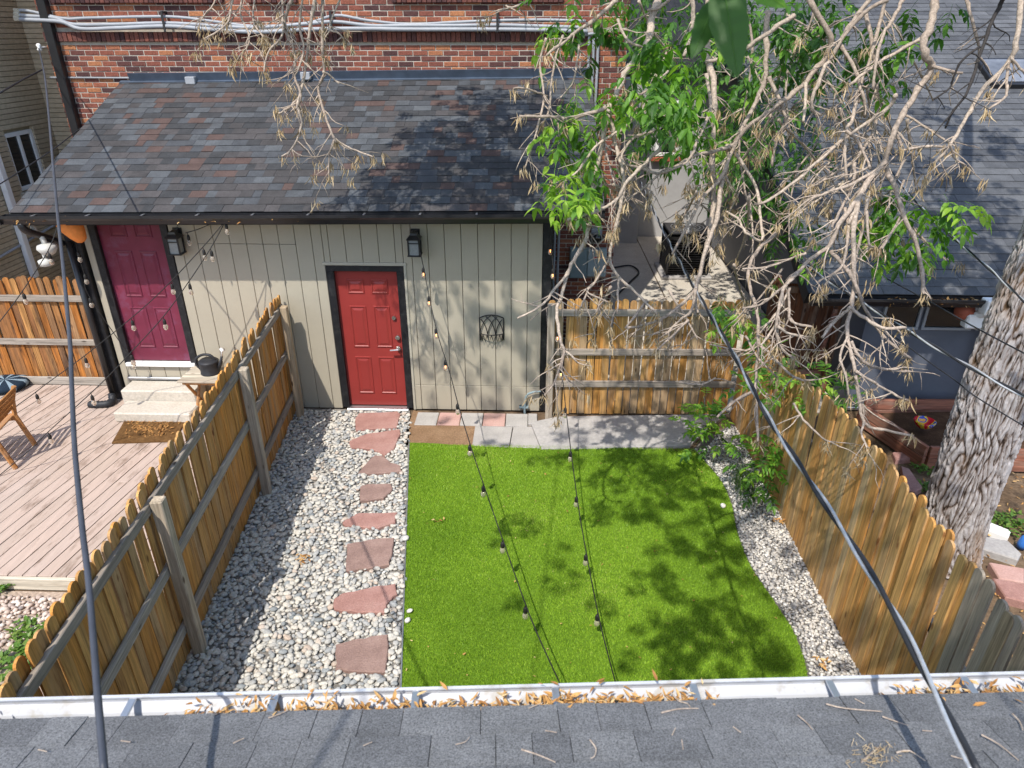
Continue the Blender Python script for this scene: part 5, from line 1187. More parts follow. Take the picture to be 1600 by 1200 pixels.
# (px, py, depth, radius px, leaves, tone)
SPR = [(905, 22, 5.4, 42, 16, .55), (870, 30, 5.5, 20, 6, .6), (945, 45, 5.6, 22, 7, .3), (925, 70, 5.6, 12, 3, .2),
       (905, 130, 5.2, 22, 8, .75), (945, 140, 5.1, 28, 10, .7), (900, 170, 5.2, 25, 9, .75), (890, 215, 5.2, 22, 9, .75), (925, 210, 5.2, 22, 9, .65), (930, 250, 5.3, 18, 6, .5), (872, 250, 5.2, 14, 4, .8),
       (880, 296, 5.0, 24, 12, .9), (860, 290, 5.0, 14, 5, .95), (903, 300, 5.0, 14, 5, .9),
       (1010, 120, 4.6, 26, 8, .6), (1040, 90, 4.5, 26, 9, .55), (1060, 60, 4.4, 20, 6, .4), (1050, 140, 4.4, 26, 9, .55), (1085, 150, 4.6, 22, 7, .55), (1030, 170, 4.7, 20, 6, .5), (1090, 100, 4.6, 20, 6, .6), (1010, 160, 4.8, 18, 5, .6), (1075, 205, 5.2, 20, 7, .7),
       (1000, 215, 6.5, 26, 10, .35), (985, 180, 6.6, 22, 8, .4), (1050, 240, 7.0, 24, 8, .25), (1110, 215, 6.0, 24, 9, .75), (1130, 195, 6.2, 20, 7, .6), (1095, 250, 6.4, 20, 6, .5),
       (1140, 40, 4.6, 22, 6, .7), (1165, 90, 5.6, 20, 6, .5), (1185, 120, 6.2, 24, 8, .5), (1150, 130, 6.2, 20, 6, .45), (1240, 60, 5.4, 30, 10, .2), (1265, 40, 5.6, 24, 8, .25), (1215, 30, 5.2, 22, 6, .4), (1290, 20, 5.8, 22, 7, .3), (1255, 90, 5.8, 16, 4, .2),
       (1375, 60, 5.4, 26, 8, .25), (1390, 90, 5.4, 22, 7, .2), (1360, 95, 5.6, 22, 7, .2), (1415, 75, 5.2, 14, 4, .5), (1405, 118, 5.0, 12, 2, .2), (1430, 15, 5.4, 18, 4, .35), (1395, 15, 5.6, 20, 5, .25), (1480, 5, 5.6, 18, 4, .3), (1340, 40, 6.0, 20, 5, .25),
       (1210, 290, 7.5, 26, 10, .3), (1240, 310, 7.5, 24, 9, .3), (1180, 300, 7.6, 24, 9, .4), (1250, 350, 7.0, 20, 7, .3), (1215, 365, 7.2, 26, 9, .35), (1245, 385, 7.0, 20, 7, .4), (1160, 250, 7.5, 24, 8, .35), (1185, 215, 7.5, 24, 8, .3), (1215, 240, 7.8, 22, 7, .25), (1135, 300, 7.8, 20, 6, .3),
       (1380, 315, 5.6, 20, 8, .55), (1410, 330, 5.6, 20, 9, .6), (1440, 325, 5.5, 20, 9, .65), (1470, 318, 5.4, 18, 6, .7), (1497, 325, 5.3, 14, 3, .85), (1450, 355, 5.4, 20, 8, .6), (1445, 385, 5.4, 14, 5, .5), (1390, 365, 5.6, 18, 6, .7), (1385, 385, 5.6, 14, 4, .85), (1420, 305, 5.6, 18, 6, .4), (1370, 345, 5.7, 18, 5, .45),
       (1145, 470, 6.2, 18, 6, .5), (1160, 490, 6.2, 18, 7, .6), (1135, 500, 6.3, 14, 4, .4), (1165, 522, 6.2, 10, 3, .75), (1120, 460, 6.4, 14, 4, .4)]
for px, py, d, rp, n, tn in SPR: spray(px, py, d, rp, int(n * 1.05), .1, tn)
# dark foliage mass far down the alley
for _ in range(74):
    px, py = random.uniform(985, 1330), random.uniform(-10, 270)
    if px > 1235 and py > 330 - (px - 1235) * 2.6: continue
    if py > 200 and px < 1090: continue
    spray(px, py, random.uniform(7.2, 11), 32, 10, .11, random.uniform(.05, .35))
# two big leaflets close to the camera
def bigleaf(base, tip, wpx, d, tone):
    a = atd(*base, d); c = atd(*tip, d * .98); b = MB(); b.tone = tone; ax = (c - a); L = ax.length; W = wpx / F * d; nrm = (CAM - a).normalized(); side = ax.normalized().cross(nrm).normalized(); N_ = 14; vs = []; fs = []
    for i in range(N_ + 1):
        t = i / N_; wv = W / 2 * (math.sin(math.pi * min(1, t ** .8)) ** .8) * (1 - .15 * t) if 0 < t < 1 else 0.0005
        q = a + ax * t + nrm * (.06 * L * math.sin(t * 3)) ; 
        for s in (-1, -.5, 0, .5, 1): vs.append(q + side * wv * s * (1 + .05 * math.sin(i * 2.1 + s)) + nrm * (abs(s) * .07 * wv))
    for i in range(N_):
        for j in range(4): fs.append((i * 5 + j, i * 5 + j + 1, (i + 1) * 5 + j + 1, (i + 1) * 5 + j))
    b.add(vs, fs); b.t = [min(1, max(.02, tone + .02 * math.sin(q * .7))) for q in range(len(fs))]; b.tone = min(1, tone + .3); b.tube([a + ax * t + nrm * (.06 * L * math.sin(t * 3) + .002) for t in np.linspace(0, .97, 10)], [.0022 * (1 - .8 * t) for t in np.linspace(0, 1, 10)], 5); return b.build('leaf', m_leaf, tree, 'large near leaf hanging at the top of the picture', smooth=True)
bigleaf((1128, -40), (1153, 122), 62, 1.5, .12); bigleaf((1122, -5), (1080, 92), 40, 1.55, .08); bigleaf((1165, -30), (1230, 12), 34, 1.5, .6); bigleaf((1180, -60), (1205, 8), 40, 1.55, .7)
b = MB(); b.tube([atd(1150, -70, 1.5), atd(1135, -35, 1.5), atd(1118, -4, 1.55)], .003, 6); b.tube([atd(1250, -200, 1.55), atd(1185, -65, 1.53), atd(1140, -40, 1.5)], .004, 6); b.tone = .5; b.build('leaf_stalk', m_twig, tree)

# dead branches: centre lines measured in the photograph, given real depth
def seeds(b, p, n=16, L=.09):
    for _ in range(n):
        b.tone = random.uniform(.05, 1); o = Vector((random.gauss(0, .018), random.gauss(0, .018), random.gauss(0, .014)))
        dd = Vector((random.gauss(0, .33), random.gauss(0, .33), -1)); l_ = L * random.uniform(.55, 1.25)
        b.leaf(p + o, dd, Vector((random.uniform(-1, 1), random.uniform(-1, 1), .2)), l_, l_ * random.uniform(.07, .16), random.uniform(-.1, .3))
def branch(pts, d0, d1, w0, w1, twigs=6, seed=.35, mat=None, tl=(.08, .34), nm='dead_branch', dark=False):
    n = len(pts); P = []; ph = random.uniform(0, 6)
    for i, (x, y) in enumerate(pts):
        t = i / max(1, n - 1); P.append(atd(x, y, d0 + (d1 - d0) * t + .05 * math.sin(ph + i * 1.3)))
    L = smoothline(P, 4); k_ = len(L)
    kf = 1.05 if d0 > 5.95 else 1.28; w0 *= kf; w1 *= kf
    rad = [(w0 + (w1 - w0) * (i / (k_ - 1)) ** .8) / 2 / F * (d0 + (d1 - d0) * i / (k_ - 1)) * (1 + .08 * math.sin(i * 2.3 + ph) + (.22 if i % 5 == 0 else 0)) for i in range(k_)]
    L2 = [p + Vector((random.gauss(0, 1), random.gauss(0, 1), random.gauss(0, 1))) * rad[min(i, k_ - 1)] * .22 for i, p in enumerate(L)]
    b = MB(); b.tone = random.uniform(.1, 1); b.tube(L2, rad, 7); sd = MB()
    b.tone = random.uniform(.1, 1)
    for _ in range(int(twigs * 1.25 + 1)):
        i = random.randrange(max(1, int(k_ * .15)), k_ - 1); p = L[i]; ax = (L[i + 1] - L[i]).normalized()
        sgn = random.choice((-1, 1)); d = (RT * sgn * random.uniform(.5, 1.1) + ax * random.uniform(.2, .9) + Vector((0, random.gauss(0, .35), random.uniform(-.7, .1)))).normalized(); l_ = random.uniform(*tl)
        q = [p]; 
        m_ = 5
        for s in range(m_):
            d = (d + Vector((random.gauss(0, .16), random.gauss(0, .16), random.gauss(-.03, .16)))).normalized(); q.append(q[-1] + d * l_ / m_)
        r0 = min(rad[i] * .7, .006); b.tone = random.uniform(.05, 1); b.tube(q, [max(.0016, r0 * (1 - .6 * s / m_)) for s in range(m_ + 1)], 5)
        if random.random() < .6:
            s = random.choice((2, 3)); d2 = (d + RT * random.choice((-1, 1)) * .8 + Vector((0, 0, random.uniform(-.5, .3)))).normalized(); q2 = [q[s], q[s] + d2 * l_ * .25, q[s] + (d2 + Vector((0, 0, -.25))) * l_ * .45]; b.tube(q2, [max(.0015, r0 * .6), .0018, .0014], 5)
        if random.random() < seed * .75: seeds(sd, q[-1], random.randint(8, 16))
    if random.random() < seed + .2: seeds(sd, L[-1], 14)
    o = b.build(nm, m_twigd if dark else m_twig, tree, smooth=True)
    if sd.v: sd.build('seed_cluster', m_seed, o, kind='stuff')
    return o
Bx = branch
Bx([(1030, -40), (1028, 0), (1020, 27), (1013, 60), (1007, 80), (987, 97), (973, 123), (960, 150), (952, 170), (943, 213), (933, 253), (927, 290), (922, 333), (917, 370), (900, 400), (887, 427), (878, 460), (870, 487), (875, 527), (882, 547)], 5.3, 5.2, 9.5, 3.5, 12, .45)
Bx([(887, 427), (868, 450), (853, 470), (835, 485), (808, 497)], 5.2, 5.1, 4, 2.2, 3, .0)
Bx([(882, 547), (874, 575), (865, 600), (850, 618)], 5.2, 5.1, 3, 2, 4, .5); Bx([(882, 547), (893, 556), (902, 567)], 5.2, 5.2, 3, 2, 1, .3); Bx([(882, 548), (878, 580), (893, 598)], 5.2, 5.2, 2.5, 1.8, 2, .5)
Bx([(952, 170), (955, 193), (963, 230), (973, 267), (974, 300), (963, 350), (953, 403), (967, 433), (993, 457), (1027, 490)], 5.2, 5.4, 6, 3, 8, .5)
Bx([(967, 433), (966, 450), (964, 490)], 5.3, 5.3, 3, 2, 1, .4); Bx([(953, 403), (930, 440), (918, 455), (935, 465), (950, 472)], 5.3, 5.2, 3, 2, 3, .6); Bx([(918, 455), (908, 480)], 5.2, 5.2, 2.6, 2, 1, .9)
Bx([(1110, -30), (1105, 30), (1107, 90), (1115, 133), (1117, 200), (1113, 253), (1115, 300), (1110, 360), (1100, 400), (1090, 440), (1086, 467), (1090, 490)], 5.6, 5.6, 9, 4, 8, .5)
Bx([(1240, 25), (1220, 37), (1190, 58), (1157, 80), (1130, 90), (1103, 97)], 4.9, 5.1, 6, 4, 2, .1)
Bx([(1200, 20), (1197, 57), (1197, 110), (1180, 160), (1147, 227), (1127, 277), (1100, 307), (1077, 347), (1050, 397)], 5.4, 5.6, 7, 3, 9, .5)
Bx([(1127, 277), (1123, 327), (1110, 370), (1100, 400), (1087, 450), (1060, 480), (1020, 505), (978, 512)], 5.5, 5.4, 6, 3, 7, .5)
Bx([(1087, 450), (1080, 485), (1062, 500), (1040, 523)], 5.4, 5.4, 4, 2.5, 3, .7); Bx([(1075, 500), (1055, 520), (1027, 547)], 5.4, 5.3, 3.5, 2.2, 2, .7); Bx([(1010, 470), (995, 490), (977, 513)], 5.4, 5.4, 3.5, 2.6, 1, .2)
Bx([(1147, 227), (1120, 236), (1087, 243), (1037, 270), (1000, 262), (973, 257)], 5.5, 5.3, 5, 3, 5, .3)
Bx([(1103, 117), (1110, 167), (1093, 213), (1073, 253), (1033, 270)], 5.3, 5.3, 4.5, 2.5, 4, .3)
Bx([(1047, 217), (1007, 257), (977, 287), (963, 313), (925, 332), (887, 343)], 5.0, 5.0, 5, 3.5, 6, .6)
Bx([(947, 167), (910, 180), (885, 188), (873, 183), (840, 182), (812, 182)], 5.1, 5.1, 5, 3, 4, .2)
Bx([(963, 0), (930, 30), (887, 60), (853, 87)], 5.0, 5.0, 6, 3, 4, .3); Bx([(853, 60), (843, 100), (850, 150), (840, 200), (830, 233), (820, 263)], 5.3, 5.3, 3, 2, 7, .25); Bx([(880, 55), (868, 90), (862, 130), (858, 170), (850, 190)], 5.3, 5.3, 3, 2, 6, .2); Bx([(855, 150), (840, 145), (820, 138), (802, 138)], 5.3, 5.2, 3, 2, 3, .1); Bx([(905, 70), (900, 110), (893, 135)], 5.3, 5.3, 2.6, 2, 5, .2)
Bx([(1000, 170), (975, 200), (950, 215), (930, 230), (905, 265), (880, 285)], 5.2, 5.1, 4, 2.4, 5, .3); Bx([(1040, 180), (1020, 205), (990, 215), (972, 240), (975, 258)], 5.2, 5.2, 4, 2.4, 4, .3)
Bx([(965, 30), (980, 62), (1000, 72), (1010, 74)], 5.2, 5.2, 3.6, 2.6, 2, .1); Bx([(1050, -5), (1030, 12), (1012, 16)], 5.2, 5.2, 4, 3, 1, .1); Bx([(1080, -5), (1083, 30), (1078, 60), (1068, 88)], 5.0, 5.0, 6, 4, 2, .1)
Bx([(1263, 0), (1297, 57), (1290, 87), (1260, 127), (1230, 152), (1200, 177), (1165, 200), (1147, 227)], 5.2, 5.5, 7, 5, 7, .3)
Bx([(1365, -10), (1333, 33), (1310, 73), (1290, 103), (1273, 143), (1268, 170), (1283, 180)], 5.1, 5.2, 6, 3.5, 6, .2)
Bx([(1387, 0), (1350, 20), (1317, 60), (1297, 93)], 5.0, 5.1, 5, 4, 4, .2)
Bx([(1313, 70), (1337, 110), (1343, 133), (1350, 157), (1352, 183)], 5.1, 5.2, 5, 3.5, 5, .3)
Bx([(1353, 17), (1363, 67), (1370, 123), (1370, 173), (1363, 210), (1333, 253), (1300, 273), (1275, 290)], 5.3, 5.5, 5.5, 3, 9, .3)
Bx([(1385, -5), (1373, 40), (1357, 100), (1347, 123), (1342, 160)], 5.2, 5.2, 5, 3, 6, .2)
Bx([(1410, 0), (1395, 30), (1380, 55), (1367, 105), (1365, 140)], 5.0, 5.0, 5, 3, 5, .2)
Bx([(1470, -20), (1463, 0), (1457, 30), (1443, 67), (1447, 90), (1457, 103), (1440, 130), (1420, 163), (1403, 193), (1390, 227), (1383, 253), (1387, 267), (1403, 307), (1413, 340), (1430, 377), (1440, 423), (1443, 460)], 4.8, 5.0, 10, 4.5, 11, .2)
Bx([(1457, 103), (1480, 110), (1503, 115)], 4.8, 4.8, 4.5, 3, 1, 0); Bx([(1440, 60), (1400, 82), (1367, 103), (1327, 133)], 4.9, 5.1, 4.5, 3.5, 3, .1)
Bx([(1400, 147), (1387, 170), (1343, 200), (1283, 247), (1247, 280), (1200, 313), (1180, 320)], 4.9, 5.3, 5, 3, 9, .4)
Bx([(1383, 257), (1333, 287), (1295, 300), (1260, 313)], 4.9, 5.0, 4.5, 3, 6, .6)
Bx([(1383, 253), (1360, 277), (1333, 320), (1310, 353), (1297, 383), (1267, 405), (1250, 423), (1227, 447), (1217, 483), (1213, 513), (1220, 543), (1243, 560)], 4.9, 4.9, 7, 3, 11, .45)
Bx([(1215, 505), (1202, 522), (1188, 540)], 4.9, 4.9, 3.5, 2.5, 1, .2); Bx([(1215, 510), (1235, 522), (1265, 527)], 4.9, 4.9, 3.5, 2.8, 2, .5); Bx([(1232, 450), (1233, 480), (1236, 502), (1270, 511)], 4.9, 4.9, 3.5, 2.8, 2, .5)
Bx([(1240, 435), (1215, 455), (1190, 475), (1160, 482)], 4.9, 5.0, 3.5, 2.4, 4, .6); Bx([(1260, 395), (1225, 408), (1195, 418), (1160, 420)], 5.0, 5.1, 3, 2.2, 4, .4)
Bx([(1297, 393), (1320, 417), (1340, 453), (1350, 480), (1367, 507), (1387, 533), (1422, 560)], 4.9, 4.9, 5, 3, 6, .5)
Bx([(1345, 300), (1335, 340), (1333, 383), (1334, 433), (1330, 480), (1323, 513), (1330, 553), (1337, 587), (1350, 660), (1385, 672), (1427, 682)], 4.9, 4.8, 6.5, 3.2, 10, .45)
Bx([(1330, 480), (1315, 492), (1300, 507), (1285, 527)], 4.85, 4.85, 4.5, 3.4, 1, .1); Bx([(1330, 483), (1360, 503), (1383, 513), (1415, 512)], 4.85, 4.85, 4.5, 3.6, 3, .6)
Bx([(1330, 533), (1347, 563), (1367, 573), (1395, 579), (1422, 580)], 4.85, 4.85, 4, 3, 4, .7); Bx([(1337, 580), (1360, 595), (1387, 610), (1410, 623)], 4.8, 4.8, 3.6, 2.6, 4, .8); Bx([(1325, 525), (1313, 555), (1322, 590), (1326, 620)], 4.8, 4.8, 3.2, 2.2, 2, .2); Bx([(1337, 587), (1344, 620), (1350, 650)], 4.8, 4.8, 3.2, 2.4, 1, .2); Bx([(1350, 660), (1346, 680), (1357, 700)], 4.8, 4.8, 3, 2, 1, .3)
Bx([(1355, 310), (1350, 350), (1340, 390), (1335, 410)], 4.9, 4.9, 4, 3, 3, .3); Bx([(1320, 325), (1325, 355), (1318, 410), (1300, 430), (1288, 448)], 4.9, 4.9, 4, 2.6, 4, .4); Bx([(1355, 330), (1357, 380), (1365, 385)], 4.9, 4.9, 3.5, 2.5, 2, .4); Bx([(1410, 335), (1395, 360), (1378, 388)], 4.9, 4.9, 3.6, 2.6, 1, .7)
Bx([(1400, 195), (1403, 215), (1408, 228)], 4.9, 4.9, 4.5, 3, 1, .1); Bx([(1330, 210), (1322, 205), (1335, 215), (1350, 240), (1360, 265)], 5, 5, 4.5, 3, 3, .2); Bx([(1340, 145), (1330, 190), (1322, 205), (1320, 250), (1323, 285)], 5.1, 5.1, 5, 3, 5, .2); Bx([(1335, 255), (1332, 290), (1315, 325), (1300, 355)], 5.0, 4.9, 4.5, 3, 5, .3); Bx([(1375, 260), (1350, 290), (1335, 330), (1325, 350)], 4.9, 4.9, 4.5, 3, 4, .3); Bx([(1405, 235), (1440, 230), (1477, 228)], 4.9, 4.9, 3.5, 3, 1, .4)
Bx([(1508, -10), (1510, 0), (1520, 37), (1530, 73), (1528, 97)], 5.0, 5.0, 4.5, 3, 2, .1)
Bx([(1570, -10), (1563, 7), (1550, 33), (1533, 80), (1513, 140), (1490, 173), (1477, 200)], 4.6, 4.7, 6, 2.2, 6, .0, dark=True); Bx([(1530, 73), (1503, 95), (1490, 120), (1484, 137), (1460, 155)], 4.6, 4.6, 3, 2, 3, 0, dark=True)
Bx([(1597, -5), (1587, 67), (1573, 100), (1533, 143), (1510, 183), (1493, 213), (1480, 233), (1457, 257)], 4.7, 4.8, 7, 3, 7, .4); Bx([(1575, 95), (1573, 130), (1572, 150), (1545, 170)], 4.7, 4.7, 4, 2.5, 2, .2); Bx([(1580, 90), (1598, 112), (1612, 125)], 4.7, 4.7, 3.5, 2.5, 1, .1); Bx([(1485, 225), (1490, 245), (1508, 258)], 4.7, 4.7, 3, 2, 4, .6)
Bx([(1135, 330), (1155, 345), (1165, 362), (1190, 375), (1187, 330), (1180, 290), (1150, 240), (1135, 228)][::-1], 5.7, 5.6, 4.5, 2.6, 7, .5)
Bx([(1212, 365), (1185, 390), (1170, 420), (1172, 450), (1183, 490), (1185, 535), (1181, 590), (1183, 640), (1184, 690)], 5.6, 5.2, 5, 3, 7, .35); Bx([(1183, 535), (1205, 555), (1235, 585), (1258, 595)], 5.3, 5.1, 4, 2.6, 3, .3); Bx([(1182, 535), (1165, 548), (1108, 538)], 5.4, 5.4, 3, 2, 3, .1); Bx([(1165, 525), (1185, 560), (1215, 590)], 5.4, 5.3, 3, 2.2, 2, .2); Bx([(1181, 610), (1150, 625), (1120, 652)], 5.2, 5.3, 4, 3, 1, .0)
Bx([(1160, 0), (1175, 60), (1170, 130), (1160, 190), (1155, 240), (1165, 300), (1175, 350)], 6.0, 6.0, 4, 2.4, 9, .3); Bx([(1200, 120), (1220, 160), (1228, 190), (1215, 215), (1205, 260)], 5.4, 5.5, 5, 3, 5, .3); Bx([(1260, 130), (1258, 165), (1255, 190)], 5.2, 5.2, 4.5, 3, 1, .2)
Bx([(1240, 630), (1255, 655), (1280, 680), (1292, 690)], 5.0, 4.9, 3, 2, 3, .6); Bx([(1062, 597), (1080, 600), (1100, 600), (1118, 590)], 5.6, 5.6, 3, 2, 3, .2)
for _ in range(62):
    x0, y0 = random.uniform(930, 1420), random.uniform(-10, 330)
    if x0 < 1240 and random.random() < .3: y0 += 130
    a = random.uniform(-1.1, 1.1); l_ = random.uniform(60, 130)
    Bx([(x0, y0), (x0 + math.sin(a) * l_ * .5, y0 + abs(math.cos(a)) * l_ * .5), (x0 + math.sin(a) * l_ + random.uniform(-15, 15), y0 + abs(math.cos(a)) * l_)], random.uniform(5.4, 6.6), random.uniform(5.4, 6.6), 3.4, 1.8, 5, .3)
# clusters hanging over the shed roof
Bx([(455, -30), (455, 0), (444, 40), (460, 80), (460, 117), (470, 149), (463, 170)], 6.0, 6.1, 6, 3, 12, .35); Bx([(495, -30), (492, 0), (484, 48), (481, 80), (471, 141), (465, 165), (471, 192), (460, 227), (441, 245)], 6.0, 6.2, 6, 2.5, 12, .5)
Bx([(505, -30), (503, 53), (505, 115), (497, 139), (508, 181), (521, 213), (525, 222)], 6.1, 6.2, 4.5, 3, 5, .2); Bx([(522, 216), (540, 228), (556, 235), (583, 245)], 6.2, 6.2, 3.2, 2, 3, .9); Bx([(522, 218), (515, 240), (514, 275)], 6.2, 6.2, 3, 2, 4, 1)
Bx([(440, -30), (442, 30), (440, 58), (420, 80), (412, 115)], 6.0, 6.0, 4, 2.4, 7, .5); Bx([(505, 112), (518, 120), (530, 131)], 6.1, 6.1, 3, 2, 2, .3); Bx([(475, -20), (468, 40), (475, 75), (465, 110), (450, 130)], 6.0, 6.1, 4, 2.4, 10, .5); Bx([(470, 150), (455, 165), (436, 178)], 6.1, 6.1, 4, 2.6, 4, .9)
Bx([(385, -30), (375, 20), (388, 50), (388, 70), (375, 88)], 6.0, 6.0, 3.4, 2, 9, .9); Bx([(365, -25), (362, 10), (352, 40), (318, 62)], 6.0, 6.0, 3.2, 2, 7, .8); Bx([(345, -20), (330, 12), (312, 30)], 6.0, 6.0, 3, 2, 6, .6); Bx([(540, -20), (515, 40), (530, 52), (537, 62)], 6.1, 6.1, 3, 2, 4, .8); Bx([(400, -20), (395, 30), (412, 58)], 6.0, 6.0, 3, 2, 6, .9)
Bx([(830, 0), (800, 12), (790, 8)], 6.0, 6.0, 4, 2.5, 4, .5)

# crown overhead: throws the dappled shade on roof, wall, turf and fences
def up_from(p, h):
    """point h above p, back along the sunlight"""
    k_ = h / -SUN.z; return p - SUN * k_
ROOFK = 1.0
def roofpt(px, py):
    r = ray(px, py); t = (E0 - CAM).dot(rn) / r.dot(rn); return CAM + r * t
def nroofpt(px, py): return onroof(px, py)
def fencept(px, py): r = ray(px, py); return CAM + r * (FRX / r.x)
SH = []
for px, py, r_, n in ((640, 250, .35, 6), (690, 200, .45, 9), (740, 250, .5, 12), (800, 200, .5, 12), (830, 260, .5, 12), (780, 300, .45, 9), (600, 285, .25, 4), (700, 295, .35, 6), (840, 160, .45, 9), (770, 160, .35, 7), (720, 165, .3, 4), (880, 210, .5, 9), (900, 290, .5, 9), (660, 285, .4, 9), (720, 230, .45, 9), (760, 205, .4, 9), (820, 225, .5, 10), (860, 290, .5, 10), (740, 310, .4, 9), (620, 310, .3, 5), (800, 270, .5, 10), (860, 170, .4, 8), (660, 215, .3, 5), (690, 260, .4, 8)): SH.append((roofpt(px, py), r_ * 1.05, int(n * 2.0), 3.0))
for px, py, r_, n in ((715, 480, .25, 3), (760, 560, .3, 4), (800, 440, .3, 4), (820, 520, .3, 4), (700, 600, .25, 3), (830, 590, .25, 3), (780, 620, .25, 3)): SH.append((aty(px, py, YW), r_ * 1.2, n + 1, 6.5))
for px, py, r_, n in ((900, 600, .3, 4), (980, 640, .3, 4), (1060, 560, .35, 5), (1010, 520, .3, 4), (1100, 620, .3, 5)): SH.append((aty(px, py, 8.15), r_, n, 4.8))
for px, py, r_, n in ((760, 690, .3, 4), (830, 720, .3, 5), (850, 790, .35, 5), (800, 830, .28, 4), (870, 870, .32, 5), (820, 905, .2, 3), (930, 730, .3, 6), (990, 740, .35, 7), (1050, 730, .35, 8), (1000, 690, .35, 5), (900, 680, .35, 5), (1090, 770, .35, 7), (1120, 820, .3, 6), (1060, 790, .3, 6), (970, 800, .22, 4), (1000, 820, .18, 3), (960, 910, .15, 2), (1010, 900, .2, 4), (1040, 860, .2, 3), (1090, 850, .25, 4), (1150, 880, .3, 6), (1060, 960, .3, 6), (1110, 935, .2, 3), (1170, 960, .35, 7), (1040, 1030, .28, 5), (1120, 1030, .35, 7), (1200, 1030, .35, 7), (890, 920, .14, 2), (1090, 1000, .2, 3), (950, 670, .3, 4)): SH.append((atz(px, py), r_ * .95, max(1, int(n * (.5 if px < 890 else (.85 if px < 1040 else 1.25)))), 5.9))
for px, py, r_, n in ((1250, 700, .3, 4), (1330, 760, .3, 3), (1290, 830, .3, 3), (1380, 830, .25, 3), (1530, 980, .35, 9), (1580, 1000, .4, 10), (1480, 1010, .25, 4), (1590, 960, .3, 7), (1430, 900, .2, 2), (1340, 950, .2, 2)): SH.append((fencept(px, py), r_, n, 4.9))
for px, py, r_, n in ((1260, 200, .7, 7), (1320, 250, .7, 8), (1400, 260, .7, 9), (1450, 300, .6, 9), (1380, 340, .6, 9), (1300, 330, .6, 9), (1480, 380, .6, 9), (1420, 420, .5, 9), (1520, 300, .5, 7), (1540, 350, .6, 9), (1330, 420, .5, 8), (1500, 430, .5, 9), (1270, 400, .5, 8), (1560, 230, .5, 5), (1450, 180, .5, 3), (1330, 170, .5, 4), (1570, 430, .5, 8)): SH.append((nroofpt(px, py), r_ * 1.0, n * 2 + 3, 4.2))
for p, r_, n in ((Vector((4.6, 7.4, .2)), .9, 12), (Vector((5.4, 6.6, 0)), .8, 9), (Vector((3.6, 7.2, 0)), .8, 9), (Vector((3.4, 6.0, 0)), .5, 5), (Vector((5.2, 8.4, 1)), .9, 12), (Vector((4.4, 8.4, .8)), .6, 9)): SH.append((p, r_, n, 5.6))
cr = MB(); stems = MB()
for p, r_, n, h in SH:
    hh = h + random.uniform(-.2, .9)
    c = up_from(p, hh)
    lim = H + .045 * max(0, c.y) + .28
    if c.z < lim + r_ * .35: c = up_from(p, hh + (lim + r_ * .35 - c.z))
    st_ = c + Vector((random.uniform(-.2, .2), random.uniform(-.2, .2), r_ * .6 + .25))
    for _ in range(n):
        o = Vector((random.gauss(0, .55), random.gauss(0, .55), random.gauss(0, .22))) * r_; q = c + o
        if q.z < H + .045 * max(0, q.y) + .22: q.z = H + .045 * max(0, q.y) + .22 + random.uniform(0, .2)
        for _k in range(2): compound(cr, q, Vector((random.gauss(0, 1), random.gauss(0, 1), random.gauss(-.1, .3))), 3, .2, .10)
        stems.tone = .4; stems.tube([st_, st_.lerp(q, .5) + Vector((0, 0, .06)), q], [.006, .004, .002], 4, cap=False)
cr.build('crown', m_leaf, tree, kind='stuff'); stems.build('crown_twigs', m_twig, tree, kind='stuff')

# ------------------------------------------------------------------ young sprouts along the right fence
def sprout(stems_, leaves, lb, z=0):
    base = atz(*stems_[0][:2], 0) if len(stems_[0]) == 2 else aty(*stems_[0])
    e = empty('ash_sapling', base, lb, 'sapling', 'young leafy shoots by the fence')
    b = MB()
    P = [base] + [aty(*q) for q in stems_[1:]]; b.tone = .4; b.tube(smoothline(P, 4), .006, 6); b.build('stem', m_twig, e)
    b = MB()
    for (px, py, Y, rp, n, tn) in leaves:
        c = aty(px, py, Y); d = (c - CAM).dot(FW); r_ = rp / F * d
        for _ in range(n):
            o = Vector((random.gauss(0, .45), random.gauss(0, .4), random.gauss(0, .4))) * r_
            compound(b, c + o * .8, o + Vector((random.gauss(0, .05), random.gauss(0, .05), .02)), 3, .16, .085, min(1, max(.03, random.gauss(tn, .2))))
    b.build('foliage', m_leaf, e, kind='stuff')
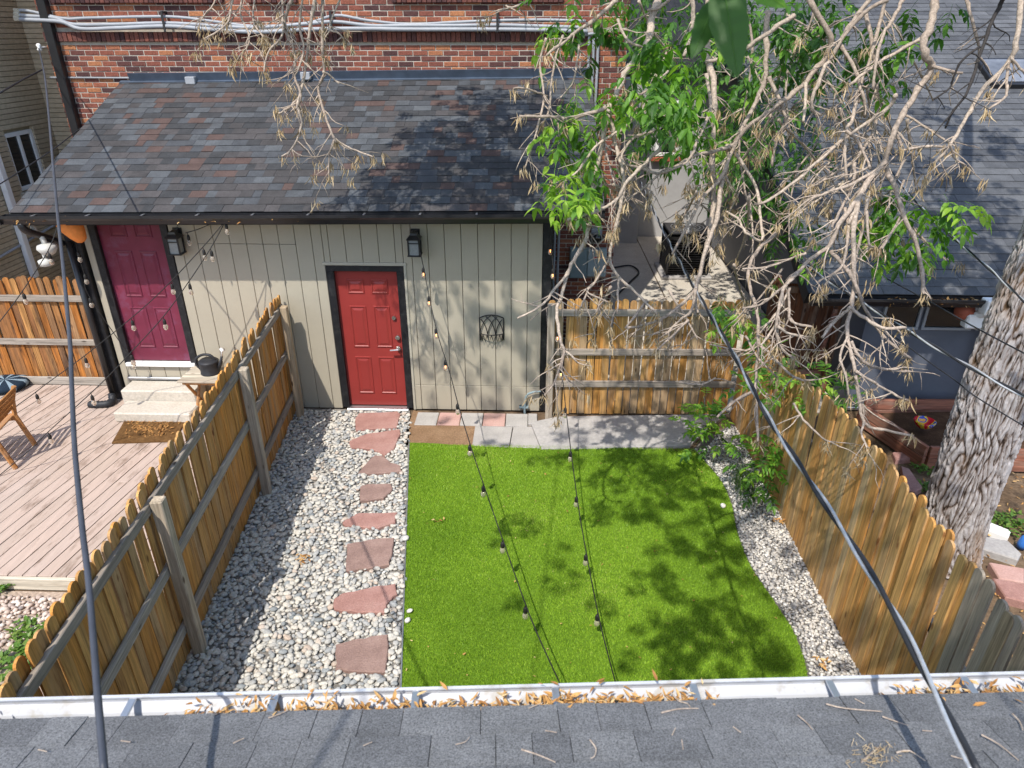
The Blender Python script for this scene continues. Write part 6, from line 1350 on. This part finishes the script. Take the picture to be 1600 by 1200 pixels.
sprout([(1128, 690), (1120, 665, 7.35), (1105, 650, 7.2), (1100, 620, 7.2)], [(1105, 632, 7.2, 20, 7, .9), (1082, 662, 7.1, 22, 8, .8), (1110, 670, 7.1, 26, 10, .8), (1130, 685, 7.1, 22, 8, .65), (1085, 695, 6.9, 14, 4, .7), (1100, 655, 7.2, 22, 8, .75)], 'bright green young shoot beside the turf corner at the back')
sprout([(1180, 775), (1186, 740, 6.5), (1188, 710, 6.5), (1180, 690, 6.5)], [(1178, 685, 6.5, 16, 5, .75), (1168, 722, 6.3, 22, 8, .75), (1190, 728, 6.3, 26, 11, .7), (1212, 742, 6.2, 20, 8, .65), (1200, 755, 6.1, 18, 6, .55), (1180, 745, 6.2, 20, 6, .3)], 'green young shoot growing from the stone strip against the right fence')
sprout([(1250, 640, 7.0), (1248, 620, 6.6), (1250, 600, 6.3)], [(1170, 600, 6.4, 20, 6, .7), (1205, 590, 6.4, 24, 9, .75), (1240, 590, 6.3, 24, 9, .75), (1225, 615, 6.3, 28, 11, .7), (1265, 605, 6.2, 26, 9, .7), (1300, 610, 6.2, 22, 8, .75), (1320, 625, 6.2, 16, 6, .65), (1190, 575, 6.5, 18, 6, .6), (1205, 555, 6.6, 16, 4, .4), (1280, 590, 6.3, 16, 5, .85)], 'leafy green shoot spilling over the top of the right fence')
# fine grass tuft below the shoot
b = MB(); c = atz(1160, 765)
for _ in range(260):
    b.tone = random.uniform(.02, .35); a = random.uniform(0, 6.28); q = c + Vector((random.gauss(0, .07), random.gauss(0, .13), 0)); h_ = random.uniform(.12, .34); d = Vector((math.cos(a), math.sin(a), 0)) * h_ * .5; s = Vector((-math.sin(a), math.cos(a), 0)) * .002
    b.add([q - s, q + s, q + d * .5 + Vector((0, 0, h_ * .75)) + s * .6, q + d * .5 + Vector((0, 0, h_ * .75)) - s * .6, q + d + Vector((0, 0, h_))], [(0, 1, 2, 3), (3, 2, 4)])
b.build('grass_tuft', m_weed, None, 'thin dark green grass tuft on the stone strip by the right fence', 'grass')
